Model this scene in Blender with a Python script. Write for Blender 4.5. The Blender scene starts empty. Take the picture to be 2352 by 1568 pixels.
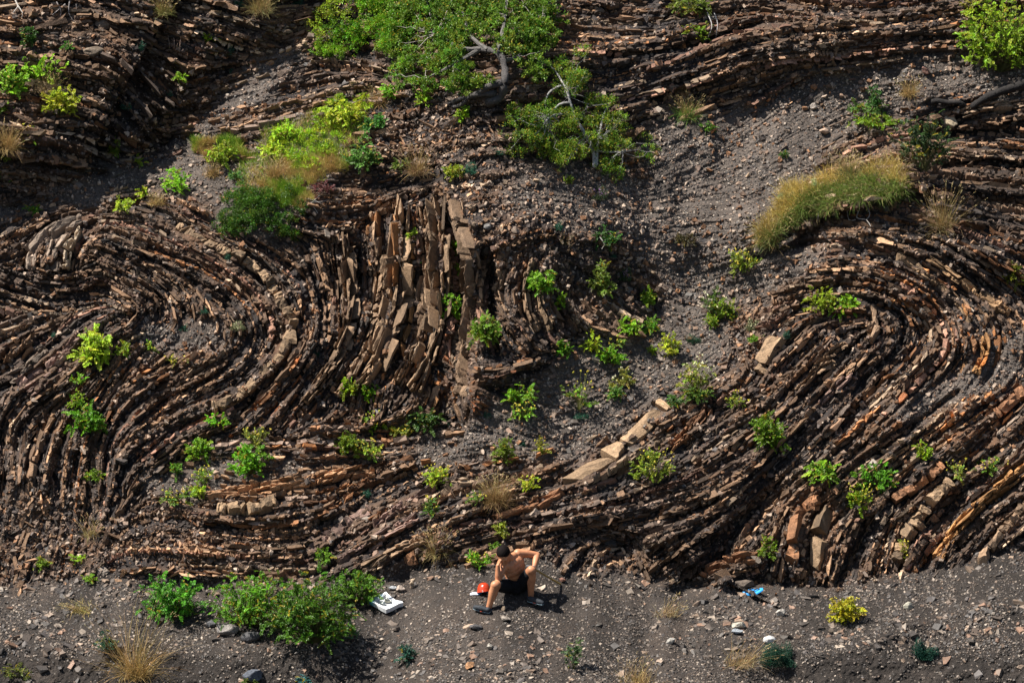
import bpy, math, random
import numpy as np
from mathutils import Vector

scene = bpy.context.scene
col = scene.collection
rng = np.random.default_rng(7)
random.seed(7)
R = math.radians

# ------------------------------------------------------------------ camera, sky, sun, exposure
K = 156.2            # traced units per metre on the rock face
L0 = 70.0            # distance of the camera from the rock face
TILT = R(10)
FWD = np.array([0, math.cos(TILT), -math.sin(TILT)])
UPV = np.array([0, math.sin(TILT), math.cos(TILT)])
CAM = -FWD * L0
FP = K * L0
CX, CY = 1176.0, 784.0
cd = bpy.data.cameras.new('camera'); cam = bpy.data.objects.new('camera', cd); col.objects.link(cam)
cam.location = CAM.tolist(); cam.rotation_euler = (R(90) - TILT, 0, 0)
cd.sensor_width = 36; cd.lens = 36 * FP / 2352.0; cd.clip_start = 1; cd.clip_end = 600
scene.camera = cam

SUN = np.array([-0.53, -0.08, 0.85]); SUN /= np.linalg.norm(SUN)
w = bpy.data.worlds.new('World'); scene.world = w; w.use_nodes = True
nt = w.node_tree; bg = nt.nodes['Background']
sky = nt.nodes.new('ShaderNodeTexSky'); sky.sky_type = 'NISHITA'; sky.sun_disc = False
sky.sun_elevation = math.asin(SUN[2]); sky.sun_rotation = math.atan2(SUN[0], SUN[1])
nt.links.new(sky.outputs[0], bg.inputs[0]); bg.inputs[1].default_value = 0.05
sl = bpy.data.lights.new('sun', 'SUN'); sl.energy = 5.0; sl.angle = R(0.5); sl.color = (1.0, 0.95, 0.87)
so = bpy.data.objects.new('sun', sl); col.objects.link(so)
so.rotation_euler = Vector((-SUN[0], -SUN[1], -SUN[2])).to_track_quat('-Z', 'Y').to_euler()
scene.view_settings.view_transform = 'Standard'; scene.view_settings.look = 'None'
scene.view_settings.exposure = 1.08; scene.view_settings.gamma = 1.0

# ------------------------------------------------------------------ helpers
def norm(v):
    return v / np.maximum(np.linalg.norm(v, axis=-1, keepdims=True), 1e-9)

def tag(o, label=None, cat=None, group=None, kind=None):
    if label: o['label'] = label
    if cat: o['category'] = cat
    if group: o['group'] = group
    if kind: o['kind'] = kind
    return o

def make_mesh(name, V, F, mat, parent=None, colr=None, smooth=False):
    """V (n,3); F list of int arrays, each (m,k)."""
    if not isinstance(F, (list, tuple)): F = [F]
    F = [f for f in F if len(f)]
    me = bpy.data.meshes.new(name)
    me.vertices.add(len(V)); me.vertices.foreach_set('co', np.ascontiguousarray(V, dtype=np.float32).ravel())
    idx = np.concatenate([f.ravel() for f in F]).astype(np.int32)
    tot = np.concatenate([np.full(len(f), f.shape[1]) for f in F]).astype(np.int32)
    st = np.concatenate([[0], np.cumsum(tot)[:-1]]).astype(np.int32)
    me.loops.add(len(idx)); me.loops.foreach_set('vertex_index', idx)
    me.polygons.add(len(tot)); me.polygons.foreach_set('loop_start', st)
    me.polygons.foreach_set('use_smooth', np.full(len(tot), bool(smooth)))
    me.update(calc_edges=True)
    if colr is not None:
        a = me.color_attributes.new('Col', 'FLOAT_COLOR', 'POINT')
        c = np.ones((len(V), 4), np.float32); c[:, :3] = colr
        a.data.foreach_set('color', c.ravel())
    me.materials.append(mat)
    o = bpy.data.objects.new(name, me); col.objects.link(o)
    if parent is not None:
        o.parent = parent
    return o

def empty(name, loc, label, cat, group=None):
    o = bpy.data.objects.new(name, None); col.objects.link(o)
    o.location = [float(t) for t in loc]; o.empty_display_size = 0.1
    tag(o, label, cat, group); return o

class Acc:
    """collects pieces (verts, faces, colours) for one mesh"""
    def __init__(s): s.V = []; s.F = {}; s.C = []; s.n = 0
    def add(s, V, Fs, C=None):
        if not isinstance(Fs, (list, tuple)): Fs = [Fs]
        for f in Fs: s.F.setdefault(f.shape[1], []).append(f + s.n)
        s.V.append(V); s.n += len(V)
        if C is None: C = (0.5, 0.5, 0.5)
        C = np.broadcast_to(np.asarray(C, float), (len(V), 3)); s.C.append(C)
    def build(s, name, mat, parent=None, origin=None, smooth=False):
        V = np.concatenate(s.V)
        if origin is not None: V = V - np.asarray(origin)
        return make_mesh(name, V, [np.concatenate(f) for f in s.F.values()], mat, parent, np.concatenate(s.C), smooth)

# value noise --------------------------------------------------------
_T = rng.random((256, 256)).astype(np.float32)
def vnoise(x, y, s, seed=0):
    x = x / s + seed * 17.31; y = y / s + seed * 9.77
    xi = np.floor(x).astype(np.int64); yi = np.floor(y).astype(np.int64)
    fx = (x - xi).astype(np.float32); fy = (y - yi).astype(np.float32)
    fx = fx * fx * (3 - 2 * fx); fy = fy * fy * (3 - 2 * fy)
    x0 = xi & 255; x1 = (xi + 1) & 255; y0 = yi & 255; y1 = (yi + 1) & 255
    a = _T[y0, x0]; b = _T[y0, x1]; c = _T[y1, x0]; d = _T[y1, x1]
    return (a + (b - a) * fx) * (1 - fy) + (c + (d - c) * fx) * fy
def fbm(x, y, s, o=4, seed=0, g=0.5):
    r = 0; a = 1; t = 0
    for k in range(o):
        r = r + a * (vnoise(x, y, s, seed + k * 3) - 0.5); t += a; a *= g; s = s * 0.47
    return r / t

def sstep(a, b, x):
    t = np.clip((x - a) / (b - a), 0, 1); return t * t * (3 - 2 * t)

def polydist(X, Y, P):
    """distance to a polyline and signed side (positive = right of travel, y down)"""
    best = np.full(X.shape, 1e9); side = np.zeros(X.shape)
    for (x0, y0), (x1, y1) in zip(P[:-1], P[1:]):
        dx, dy = x1 - x0, y1 - y0; l2 = dx * dx + dy * dy
        t = np.clip(((X - x0) * dx + (Y - y0) * dy) / l2, 0, 1)
        qx, qy = X - (x0 + t * dx), Y - (y0 + t * dy)
        d = np.hypot(qx, qy); cr = dx * (Y - y0) - dy * (X - x0)
        m = d < best; best = np.where(m, d, best); side = np.where(m, np.sign(cr), side)
    return best, side

def inpoly(X, Y, P):
    c = np.zeros(X.shape, bool); n = len(P)
    for i in range(n):
        x0, y0 = P[i]; x1, y1 = P[(i + 1) % n]
        if y0 == y1: continue
        m = ((Y < y0) != (Y < y1)) & (X < (x1 - x0) * (Y - y0) / (y1 - y0) + x0); c ^= m
    return c

def resample(P, step=6.0, jit=0.0):
    P = np.array(P, float)
    # Catmull-Rom through the points
    out = []
    Q = np.vstack([2 * P[0] - P[1], P, 2 * P[-1] - P[-2]])
    for i in range(1, len(Q) - 2):
        p0, p1, p2, p3 = Q[i - 1:i + 3]
        n = max(2, int(np.linalg.norm(p2 - p1) / step))
        for k in range(n):
            t = k / n
            out.append(0.5 * ((2 * p1) + (-p0 + p2) * t + (2 * p0 - 5 * p1 + 4 * p2 - p3) * t * t + (-p0 + 3 * p1 - 3 * p2 + p3) * t ** 3))
    out.append(P[-1]); return np.array(out)

# ------------------------------------------------------------------ bedding traces: lines along which the strata run
TR = [
 [(0,60),(100,70),(200,60)],[(0,90),(220,100),(300,130),(380,190),(430,260)],[(0,140),(200,170),(290,230),(360,320)],
 [(0,300),(150,330),(280,380)],[(0,400),(120,420),(220,440)],[(300,20),(480,60),(640,110)],[(200,10),(400,60),(560,130)],
 [(0,250),(200,270),(300,320)],
 [(380,320),(520,290),(700,240),(880,210)],[(420,250),(560,210),(750,150),(880,180)],[(400,270),(600,230),(860,170)],[(450,200),(650,130),(720,100)],
 [(0,490),(200,440),(400,350)],[(380,350),(520,330),(700,330)],
 [(0,590),(60,560),(120,510),(200,490),(280,490),(360,510),(430,550)],[(70,620),(75,575),(100,540),(140,515)],[(155,620),(160,575),(185,530),(235,500)],
 [(0,560),(50,530),(100,500)],[(0,625),(60,650),(110,670),(180,665)],[(0,680),(60,700),(130,715)],[(60,640),(150,655),(200,640)],
 [(404,526),(488,566),(572,606),(616,643),(633,670),(660,721),(670,761),(640,822),(589,872),(539,916),(488,943)],
 [(260,540),(380,580),(480,620),(560,680),(600,750),(580,820),(500,880),(400,930)],
 [(276,640),(337,681),(350,707),(330,755),(303,775)],[(240,580),(330,620),(400,670),(430,720),(420,760)],[(380,760),(300,830),(250,900)],
 [(246,990),(303,906),(404,839)],[(300,1000),(380,930),(470,880)],[(340,1050),(420,990),(500,960)],
 [(0,876),(50,856),(108,805),(168,755)],[(60,900),(130,850),(200,790)],[(0,780),(60,760),(120,730)],[(0,830),(40,790),(60,770)],
 [(30,1120),(35,1020),(60,960),(110,920)],[(140,1130),(150,1040),(180,980)],[(220,1100),(235,1010),(280,940),(350,890)],[(0,1060),(5,980),(30,930)],[(80,1130),(90,1040),(120,970)],
 [(700,600),(720,660),(730,760),(700,830),(640,900),(580,960)],[(780,560),(790,680),(790,780),(740,860),(660,960)],
 [(860,500),(870,640),(850,780),(790,870),(740,940)],[(920,500),(930,620),(920,700),(900,800),(860,880),(840,960)],
 [(1000,480),(1020,560),(1025,700),(1000,780),(960,900)],[(1060,520),(1075,640),(1070,740),(1060,850),(1070,930)],
 [(600,560),(660,600),(700,640)],[(640,480),(740,500),(840,490),(930,450)],[(740,440),(860,440),(960,420)],
 [(1240,600),(1215,660),(1220,730),(1260,790)],[(1170,610),(1150,680),(1180,740),(1230,800)],[(1130,600),(1120,700),(1150,780)],
 [(1000,830),(1100,870),(1200,850),(1290,820)],[(1090,900),(1150,930),(1230,960)],
 [(430,1100),(560,1140),(700,1120),(870,1085)],[(480,1170),(600,1180),(720,1160)],[(500,1230),(650,1240),(800,1210)],[(420,1280),(560,1290),(700,1290)],
 [(560,1040),(700,1040),(850,1030)],[(750,1000),(880,1010),(1000,1000)],
 [(720,1260),(850,1180),(1000,1110),(1100,1080)],[(800,1310),(950,1230),(1080,1180)],[(860,1330),(1000,1250)],[(700,1230),(800,1170),(900,1110)],
 [(1300,1110),(1400,1050),(1530,930)],[(1370,1060),(1500,980),(1600,930)],[(1200,1160),(1350,1130),(1500,1060),(1650,960),(1750,900)],
 [(1280,1300),(1310,1250),(1380,1225),(1440,1240),(1480,1310)],[(1300,1200),(1450,1190),(1600,1140),(1700,1090)],[(1500,1300),(1600,1230),(1700,1150),(1800,1060)],
 [(1080,1240),(1200,1210),(1320,1180)],[(1350,1300),(1370,1260),(1420,1240)],
 [(1650,640),(1800,600),(1950,570),(2100,610),(2200,680),(2260,760),(2260,830),(2200,910),(2100,990),(1950,1090),(1850,1180)],
 [(1750,750),(1850,700),(1980,690),(2060,730),(2060,790),(2000,850),(1900,950),(1800,1050)],[(1800,650),(1950,630),(2080,670),(2160,750),(2150,820),(2050,920),(1900,1040)],
 [(1770,1000),(1900,870),(1960,800)],[(1760,920),(1830,850),(1880,790)],[(1760,840),(1820,790),(1850,760)],[(1900,1080),(2050,940),(2150,850)],[(2000,1130),(2150,1000),(2352,870)],
 [(2060,1190),(2200,1080),(2352,960)],[(2130,1230),(2250,1130),(2352,1040)],[(2000,540),(2150,570),(2280,650),(2352,720)],[(2150,500),(2352,600)],[(2290,700),(2330,760),(2340,830),(2300,900)],
 [(1800,1310),(1830,1200),(1850,1150),(1900,1120)],[(1880,1300),(1900,1220),(1950,1160)],[(2050,1300),(2080,1190),(2150,1120),(2230,1060)],[(2160,1290),(2220,1220),(2352,1120)],[(2100,1310),(2200,1200),(2352,1080)],[(1960,1300),(1990,1220),(2030,1160)],
 [(1650,1310),(1720,1190),(1780,1120)],[(1540,1200),(1650,1170),(1720,1100)],[(1600,1330),(1650,1310),(1730,1290)],[(1730,780),(1760,830),(1740,880)],
 [(1300,60),(1500,70),(1700,20)],[(1400,170),(1550,130),(1700,70),(1900,50)],[(1450,220),(1600,180),(1750,130),(1950,110)],[(1550,30),(1750,10),(2000,40),(2200,20)],[(1900,130),(2050,110),(2200,100)],
 [(1320,110),(1450,110),(1560,100)],
 [(2150,330),(2352,345)],[(2200,420),(2352,440)],[(2200,500),(2352,520)],[(1850,330),(2000,270),(2100,250)],[(1550,400),(1700,330),(1850,220)],[(1700,420),(1850,340),(1950,290)],[(1750,560),(1850,520),(1980,520)],
 [(2170,276),(2250,249),(2352,235)],[(1100,450),(1250,440),(1400,470)],[(1100,550),(1250,500),(1400,560)],[(1400,640),(1500,700)],[(1560,480),(1680,470)],
]
GS = 10
gx = np.arange(-1600, 3960, GS, dtype=float); gy = np.arange(-900, 2500, GS, dtype=float)
smp = []
for P in TR:
    Q = resample(P, 18.0)
    d = np.diff(Q, axis=0); m = (Q[1:] + Q[:-1]) / 2; a = np.arctan2(d[:, 1], d[:, 0])
    smp.append(np.stack([m[:, 0], m[:, 1], np.cos(2 * a), np.sin(2 * a)], 1))
smp = np.concatenate(smp).astype(np.float32)
GX, GY = np.meshgrid(gx, gy)
C2 = np.zeros(GX.shape, np.float32); S2 = C2.copy()
for j in range(GX.shape[0]):
    d2 = (GX[j][:, None] - smp[:, 0]) ** 2 + (GY[j][:, None] - smp[:, 1]) ** 2
    ww = 1.0 / (d2 + 15.0 ** 2) ** 2
    s = ww.sum(1); C2[j] = (ww @ smp[:, 2]) / s; S2[j] = (ww @ smp[:, 3]) / s
ANG = (0.5 * np.arctan2(S2, C2)).astype(np.float32)
ANG = ANG + 0.16 * fbm(GX, GY, 70, 3, 5).astype(np.float32)
TX = np.cos(ANG); TY = np.sin(ANG)
def gidx(x, y):
    i = np.clip(((x - gx[0]) / GS + 0.5).astype(np.int32), 0, len(gx) - 1)
    j = np.clip(((y - gy[0]) / GS + 0.5).astype(np.int32), 0, len(gy) - 1)
    return j, i

# ------------------------------------------------------------------ ground kinds (scree, rubble) as outlines on the face
BENCH = [(-1600,1350),(0,1340),(200,1325),(420,1335),(600,1370),(850,1330),(1000,1295),(1100,1300),(1240,1270),(1400,1310),(1500,1340),(1700,1352),(1850,1362),(2050,1320),(2352,1255),(3960,1200),(3960,2500),(-1600,2500)]
CHUTE = [(2500,190),(2352,180),(2200,125),(2000,140),(1850,185),(1700,250),(1530,255),(1470,320),(1510,420),(1470,560),(1530,650),(1470,750),(1310,790),(1210,890),(1050,980),(1080,1070),(1310,1060),(1500,940),(1640,860),(1730,700),(1770,600),(1760,540),(1830,430),(1960,320),(2110,245)]
GULLY = [(-200,480),(0,465),(300,390),(400,330),(520,220),(700,100),(725,140),(500,290),(440,400),(300,450),(0,505),(-200,530)]
PATCH = [[(1130,400),(1300,370),(1500,410),(1520,540),(1330,520),(1150,470)],[(1900,560),(1720,600),(1680,660),(1760,690),(1880,620)],[(330,740),(520,730),(560,790),(420,820),(320,800)],[(330,1090),(480,1060),(560,1100),(470,1150),(330,1150)],[(950,990),(1150,1000),(1100,1090),(930,1080)],[(2010,950),(2200,850),(2352,760),(2352,860),(2150,960)],[(420,380),(520,350),(600,400),(500,470),(380,470)],[(520,1060),(700,1060),(700,1090),(520,1100)],[(590,320),(640,275),(740,262),(800,228),(870,232),(850,300),(810,370),(740,430),(700,500),(640,545),(520,540),(480,500),(520,430),(540,400)]]
RUB = [[(960,380),(1200,340),(1500,380),(1520,560),(1500,700),(1300,680),(1100,560)],[(-300,1130),(100,1140),(300,1160),(480,1160),(420,1330),(-300,1330)],[(880,230),(1100,230),(1180,330),(1000,400),(880,380)],[(1700,560),(1760,700),(1700,900),(1650,900),(1650,700)]]
def soft(polys, rad=2):
    m = np.zeros(GX.shape, np.float32)
    wx = GX + 36 * fbm(GX, GY, 60, 3, 11) * 2; wy = GY + 40 * fbm(GX, GY, 60, 3, 12) * 2
    for P in polys: m = np.maximum(m, inpoly(wx, wy, P).astype(np.float32))
    for _ in range(rad):
        m = (m + np.roll(m, 1, 0) + np.roll(m, -1, 0) + np.roll(m, 1, 1) + np.roll(m, -1, 1)) / 5
    return m
M_BENCH = soft([BENCH], 3); M_SCREE = soft([CHUTE, GULLY] + PATCH, 3); M_RUB = soft(RUB, 4)
def msample(M, x, y):
    fx = np.clip((x - gx[0]) / GS, 0, len(gx) - 1.001); fy = np.clip((y - gy[0]) / GS, 0, len(gy) - 1.001)
    i = fx.astype(int); j = fy.astype(int); fx = fx - i; fy = fy - j
    return (M[j, i] * (1 - fx) + M[j, i + 1] * fx) * (1 - fy) + (M[j + 1, i] * (1 - fx) + M[j + 1, i + 1] * fx) * fy

# ------------------------------------------------------------------ terrain sheet
FX0, FX1, FY0, FY1, ST = -60, 2412, -60, 1640, 2.0
xs = np.concatenate([np.arange(-1500, FX0, 14.0), np.arange(FX0, FX1, ST), np.arange(FX1, 3860, 14.0)])
ys = np.concatenate([np.arange(-850, FY0, 14.0), np.arange(FY0, FY1, ST), np.arange(FY1, 2400, 14.0)])
X, Y = np.meshgrid(xs, ys); X = X.astype(np.float32); Y = Y.astype(np.float32)

FOOT = [(-1600,1345),(0,1335),(450,1345),(900,1335),(1120,1285),(1230,1268),(1450,1325),(1800,1362),(2050,1325),(2352,1250),(3960,1180)]
yb = np.interp(xs, [p[0] for p in FOOT], [p[1] for p in FOOT])[None, :] + 16 * fbm(xs, xs * 0, 60, 3, 21)[None, :]
yb = np.convolve(np.pad(yb[0], 60, 'edge'), np.hanning(121) / np.hanning(121).sum(), 'valid')[None, :] + 40 * fbm(xs, xs * 0, 90, 2, 22)[None, :]
H = np.zeros(X.shape, np.float32)          # metres towards the camera
up = np.maximum(yb - Y, 0); dn = np.maximum(Y - yb, 0)
bank = sstep(1000, 800, X) + sstep(1650, 1800, X) * 1.0
H = -0.60 / K * up
sl_b = 1.55
brk = 150 + 40 * fbm(X, Y * 0, 200, 2, 30) - 30 * sstep(1900, 2300, X) + 50 * sstep(1100, 1300, X) * sstep(1700, 1500, X)
d1 = np.minimum(dn, brk); d2_ = np.maximum(dn - brk, 0)
H = H + (sl_b * d1 + (sl_b * (1 - bank) + 0.55 * bank) * d2_) / K
H = np.where(Y > 1650, H + 0, H)

def bump(cx, cy, sx, sy, h, a=0):
    c, s = math.cos(a), math.sin(a)
    u = (X - cx) * c + (Y - cy) * s; v = -(X - cx) * s + (Y - cy) * c
    return h * np.exp(-(u / sx) ** 2 - (v / sy) ** 2)
def step_(P, h, wr, wl, fade=None):
    """material rises on the left of the line within wl, sharp on the right within wr"""
    d, s = polydist(X, Y, P)
    return h * np.where(s > 0, np.exp(-(d / wr) ** 2), np.exp(-(d / wl) ** 2))
# promontory upper left, with its flank facing right
d, s = polydist(X, Y, [(1300,-500),(760,40),(640,110),(540,150),(450,230),(385,330),(300,400),(150,455),(-100,505),(-1500,700)])
H += np.where(s > 0, 1.25 * (1 - np.exp(-(d / 150) ** 1.3)), 0.55 * (1 - np.exp(-(d / 300) ** 1.5)) * sstep(700, 500, Y))
d, s = polydist(X, Y, [(520,-200),(330,120),(250,260),(200,380)])
H -= np.where(s < 0, 0.35, 0) * np.exp(-(d / 60) ** 2) * sstep(420, 330, Y)
H += bump(1120, 170, 190, 150, 0.55) + bump(700, 420, 200, 90, 0.35, -0.4)
# fold mass with the upright fins, falling away on the right
H += step_([(1040,440),(1085,520),(1100,620),(1118,700),(1125,760),(1105,850),(1085,930)], 0.55, 24, 330)
H += bump(350, 700, 330, 170, 0.35) + bump(150, 560, 110, 60, 0.25) - bump(90, 700, 120, 60, 0.25)
H += bump(1230, 680, 80, 130, 0.2) + bump(1380, 620, 120, 160, -0.1)
H -= bump(260, 1000, 60, 60, .15)
# chute
d, s = polydist(X, Y, [(2352,190),(2000,220),(1700,320),(1560,480),(1580,640),(1480,820),(1340,930),(1150,1030)])
H -= 0.32 * np.exp(-(d / 190) ** 2)
# right hand mass
H += bump(1960, 640, 270, 220, 0.75) + bump(1960, 1000, 380, 200, 0.35) + bump(2000, 460, 130, 60, 0.45, -0.2)
H -= step_([(2110,440),(2020,472),(1900,500),(1840,540)], 0.42, 8, 34)
d, s = polydist(X, Y, [(2060,-200),(2080,290),(2110,370),(2160,470),(2230,560),(2352,640),(2700,760)])
H -= np.where(s < 0, 0.75 * (1 - np.exp(-(d / 60) ** 1.5)) * np.exp(-(d / 330) ** 2), 0) * sstep(200, 330, Y)
H += bump(1750, 90, 330, 80, 0.5, -0.12)
# undercuts of the lower right
H += step_([(1480,1230),(1560,1255),(1620,1310),(1660,1330)], 0.35, 22, 110) * 0.9
H += bump(1000, 1210, 170, 60, 0.25, -0.45) + bump(1330, 1180, 160, 60, 0.3, -0.5) + bump(650, 1180, 200, 60, 0.2)
d, s = polydist(X, Y, [(1560,1360),(1640,1300),(1700,1200),(1780,1130)])
H -= 0.3 * np.exp(-(d / 30) ** 2)
for P in ([(1860,1320),(1872,1240),(1890,1180)],[(1940,1330),(1965,1260),(1990,1200)],[(2120,1290),(2140,1220),(2200,1150)],[(1700,1330),(1790,1335),(1900,1345)]):
    d, s = polydist(X, Y, P); H -= 0.22 * np.exp(-(d / 16) ** 2)
H += bump(1300, 1310, 110, 40, 0.12)
for P, wl, dp in (([(1042,520),(1052,620),(1050,740),(1040,820)],9,.28),([(935,560),(938,640),(930,740),(905,840)],9,.25),([(1120,600),(1128,700),(1140,800)],20,.32),([(822,600),(825,700),(805,790)],7,.2),([(975,560),(965,700),(950,800)],6,.16),
                  ([(600,705),(640,760),(600,830),(540,885)],7,.16),([(690,720),(680,790),(630,870),(560,940)],8,.18),([(60,620),(62,575),(90,530),(130,505)],8,.2),([(130,625),(138,575),(160,545)],6,.16),
                  ([(0,890),(70,865),(130,820)],7,.15),([(120,1110),(130,1040),(160,980)],7,.15),([(200,1100),(215,1020),(255,950)],7,.16),([(60,1110),(68,1040),(90,980)],6,.14),
                  ([(1830,930),(1900,860),(1950,800)],7,.16),([(1900,1010),(1980,920),(2040,870)],8,.18),([(2010,1050),(2120,960),(2200,900)],7,.15),([(2080,1250),(2140,1180),(2230,1110)],10,.2),([(2200,1260),(2260,1200),(2352,1150)],9,.18),
                  ([(1720,600),(1850,560),(2000,560),(2120,610)],8,.14),([(2290,720),(2300,800),(2260,880)],7,.12),([(1180,1215),(1300,1180),(1450,1150)],9,.18),([(1420,1260),(1520,1210),(1640,1150)],9,.2),([(760,1300),(880,1245),(980,1205)],6,.12),
                  ([(480,1205),(600,1215),(740,1195)],9,.16),([(1400,130),(1560,110),(1750,50)],9,.2),([(1500,230),(1650,190),(1800,150),(1950,130)],9,.22),([(2160,380),(2260,375),(2400,390)],10,.2),([(2190,460),(2300,465),(2400,480)],10,.2),
                  ([(0,180),(150,190),(260,240),(330,320)],8,.16),([(0,360),(120,380),(240,400)],9,.18),([(300,60),(420,90),(560,110)],8,.15)):
    d, s = polydist(X, Y, [tuple(p) for p in resample(P, 30)]); H -= dp * np.exp(-(d / wl) ** 2) * (.6 + .8 * vnoise(X, Y, 40, 77))
for P, wl, dp in (([(1012,500),(1014,620),(1010,740)],14,.14),([(922,520),(915,640),(880,810)],15,.14),([(1083,520),(1088,640),(1078,800)],12,.12),([(800,600),(800,721),(780,800)],12,.1)):
    d, s = polydist(X, Y, [tuple(p) for p in resample(P, 30)]); H += dp * np.exp(-(d / wl) ** 2)


mb = msample(M_BENCH, X, Y); ms = msample(M_SCREE, X, Y); mr = msample(M_RUB, X, Y)
rock = np.clip(1 - mb - ms, 0, 1)
near_man = np.exp(-((X - 1180) / 190) ** 2 - ((Y - 1380) / 90) ** 2)
# irregular hummocks
H += (0.55 * fbm(X, Y, 240, 4, 1) + 0.28 * fbm(X, Y, 70, 3, 2)) * (0.25 + 0.75 * np.maximum(rock, ms * .5)) * (1 - 0.8 * near_man) * (1 - .75 * np.exp(-((X - 1420) / 230) ** 2 - ((Y - 690) / 190) ** 2))
H0 = H.copy()

# noise combed along the bedding (line integral convolution)
def lic(cell, n, step, seed, mul=1.0):
    acc = vnoise(X, Y, cell, seed).copy()
    for sgn in (1, -1):
        px, py = X.copy(), Y.copy()
        j, i = gidx(px, py); tx, ty = TX[j, i] * sgn, TY[j, i] * sgn
        for k in range(n):
            px += tx * step; py += ty * step
            acc += vnoise(px, py, cell, seed)
            j, i = gidx(px, py); nx, ny = TX[j, i], TY[j, i]
            f = np.where(nx * tx + ny * ty < 0, -1, 1).astype(np.float32); tx, ty = nx * f, ny * f
    acc /= (2 * n + 1); acc -= acc.mean(); return acc / acc.std()
LA = lic(13.0, 9, 9.0, 3); LB = lic(5.0, 8, 4.5, 4)
LAs = np.tanh(LA * 1.6)
brk1 = fbm(X, Y, 16, 3, 40) * 2
amp = rock * (1 - 0.6 * mr)
H += amp * (0.075 * LAs + 0.020 * np.tanh(LB * 1.5) + 0.045 * np.tanh(brk1 * 3))
H += (ms * 0.02 + mr * 0.05 * rock) * fbm(X, Y, 14, 3, 44) * 2 + ms * 0.008 * LB
H += mb * (0.022 * fbm(X, Y, 30, 4, 46) * 2 * (1 - .5 * near_man) + 0.006 * fbm(X, Y, 6, 2, 47) * 2)
H += mb * bank * sstep(1480, 1530, Y) * 0.05 * fbm(X, Y, 22, 3, 48) * 2

def rays(x, y):
    x = np.asarray(x, float); y = np.asarray(y, float)
    return FWD + ((x - CX) / FP)[..., None] * np.array([1., 0, 0]) - ((y - CY) / FP)[..., None] * UPV
def point(x, y, h):
    return CAM + rays(x, y) * (L0 - np.asarray(h, float))[..., None]
def grid_s(G, x, y):
    x = np.asarray(x, float); y = np.asarray(y, float)
    fx = np.interp(x, xs, np.arange(len(xs))); fy = np.interp(y, ys, np.arange(len(ys)))
    i = np.minimum(fx.astype(int), len(xs) - 2); j = np.minimum(fy.astype(int), len(ys) - 2); fx = fx - i; fy = fy - j
    return (G[j, i] * (1 - fx) + G[j, i + 1] * fx) * (1 - fy) + (G[j + 1, i] * (1 - fx) + G[j + 1, i + 1] * fx) * fy
def surf(x, y, G=None):
    return point(x, y, grid_s(H if G is None else G, x, y))
def snormal(x, y, e=7.0):
    a = surf(x + e, y, H0) - surf(x - e, y, H0); b = surf(x, y - e, H0) - surf(x, y + e, H0)
    return norm(np.cross(a, b))

VT = point(X, Y, H).reshape(-1, 3)
nx_, ny_ = len(xs), len(ys)
ii = np.arange(nx_ * ny_).reshape(ny_, nx_)
FT = np.stack([ii[1:, :-1], ii[1:, 1:], ii[:-1, 1:], ii[:-1, :-1]], -1).reshape(-1, 4)

# ---- rock colours (the stone's own colour, plus painted shade patches)
PAL = np.array([(0.175,0.105,0.066),(0.24,0.148,0.094),(0.13,0.08,0.054),(0.26,0.19,0.14),(0.22,0.10,0.045),(0.15,0.108,0.09),(0.19,0.105,0.078)])
SHALE = np.array([(0.034,0.027,0.025),(0.050,0.039,0.034),(0.026,0.021,0.019),(0.065,0.050,0.043)])
cb = LA * 0.5 + 0.5 * fbm(X, Y, 150, 3, 60) * 2
t = np.clip(cb * 0.9 + 0.35 + 0.15 * LB, 0, 1)[..., None]
base = np.array(SHALE[0]) * (1 - t) + np.array((0.11, 0.068, 0.044)) * t
rust = np.clip(fbm(X, Y, 90, 4, 61) * 2 - 0.15, 0, 1)[..., None] * 1.6
base = base * (1 - rust * .6) + np.array((0.2, 0.09, 0.035)) * rust * .6
scr = np.array((0.046, 0.037, 0.031)) * (1 + 0.5 * (vnoise(X, Y, 3.0, 62) - 0.5) + 0.5 * fbm(X, Y, 60, 3, 63) * 2)[..., None]
soil = np.array((0.025, 0.0195, 0.016)) * (1 + 0.6 * (vnoise(X, Y, 4.0, 64) - 0.5))[..., None]
a_s = np.clip(ms + mb * 0.9, 0, 1)[..., None]
colT = base * (1 - a_s) + scr * a_s
bs = (mb * sstep(-.1, .25, fbm(X, Y, 120, 3, 65) + 0.18 * bank))[..., None]
colT = colT * (1 - bs) + soil * bs
colT = colT * (1 + 1.1 * ms)[..., None] * np.clip(1 - .5 * np.exp(-((X - 2260) / 130) ** 2 - ((Y - 430) / 150) ** 2) - .5 * np.exp(-((X - 300) / 190) ** 2 - ((Y - 270) / 170) ** 2) - .5 * np.exp(-((X - 1620) / 140) ** 2 - ((Y - 1255) / 80) ** 2), .3, 1)[..., None]  # shade of both flanks and the lower right undercut darkened into the colour
colT = np.clip(colT, 0.008, 0.6).reshape(-1, 3)

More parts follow.
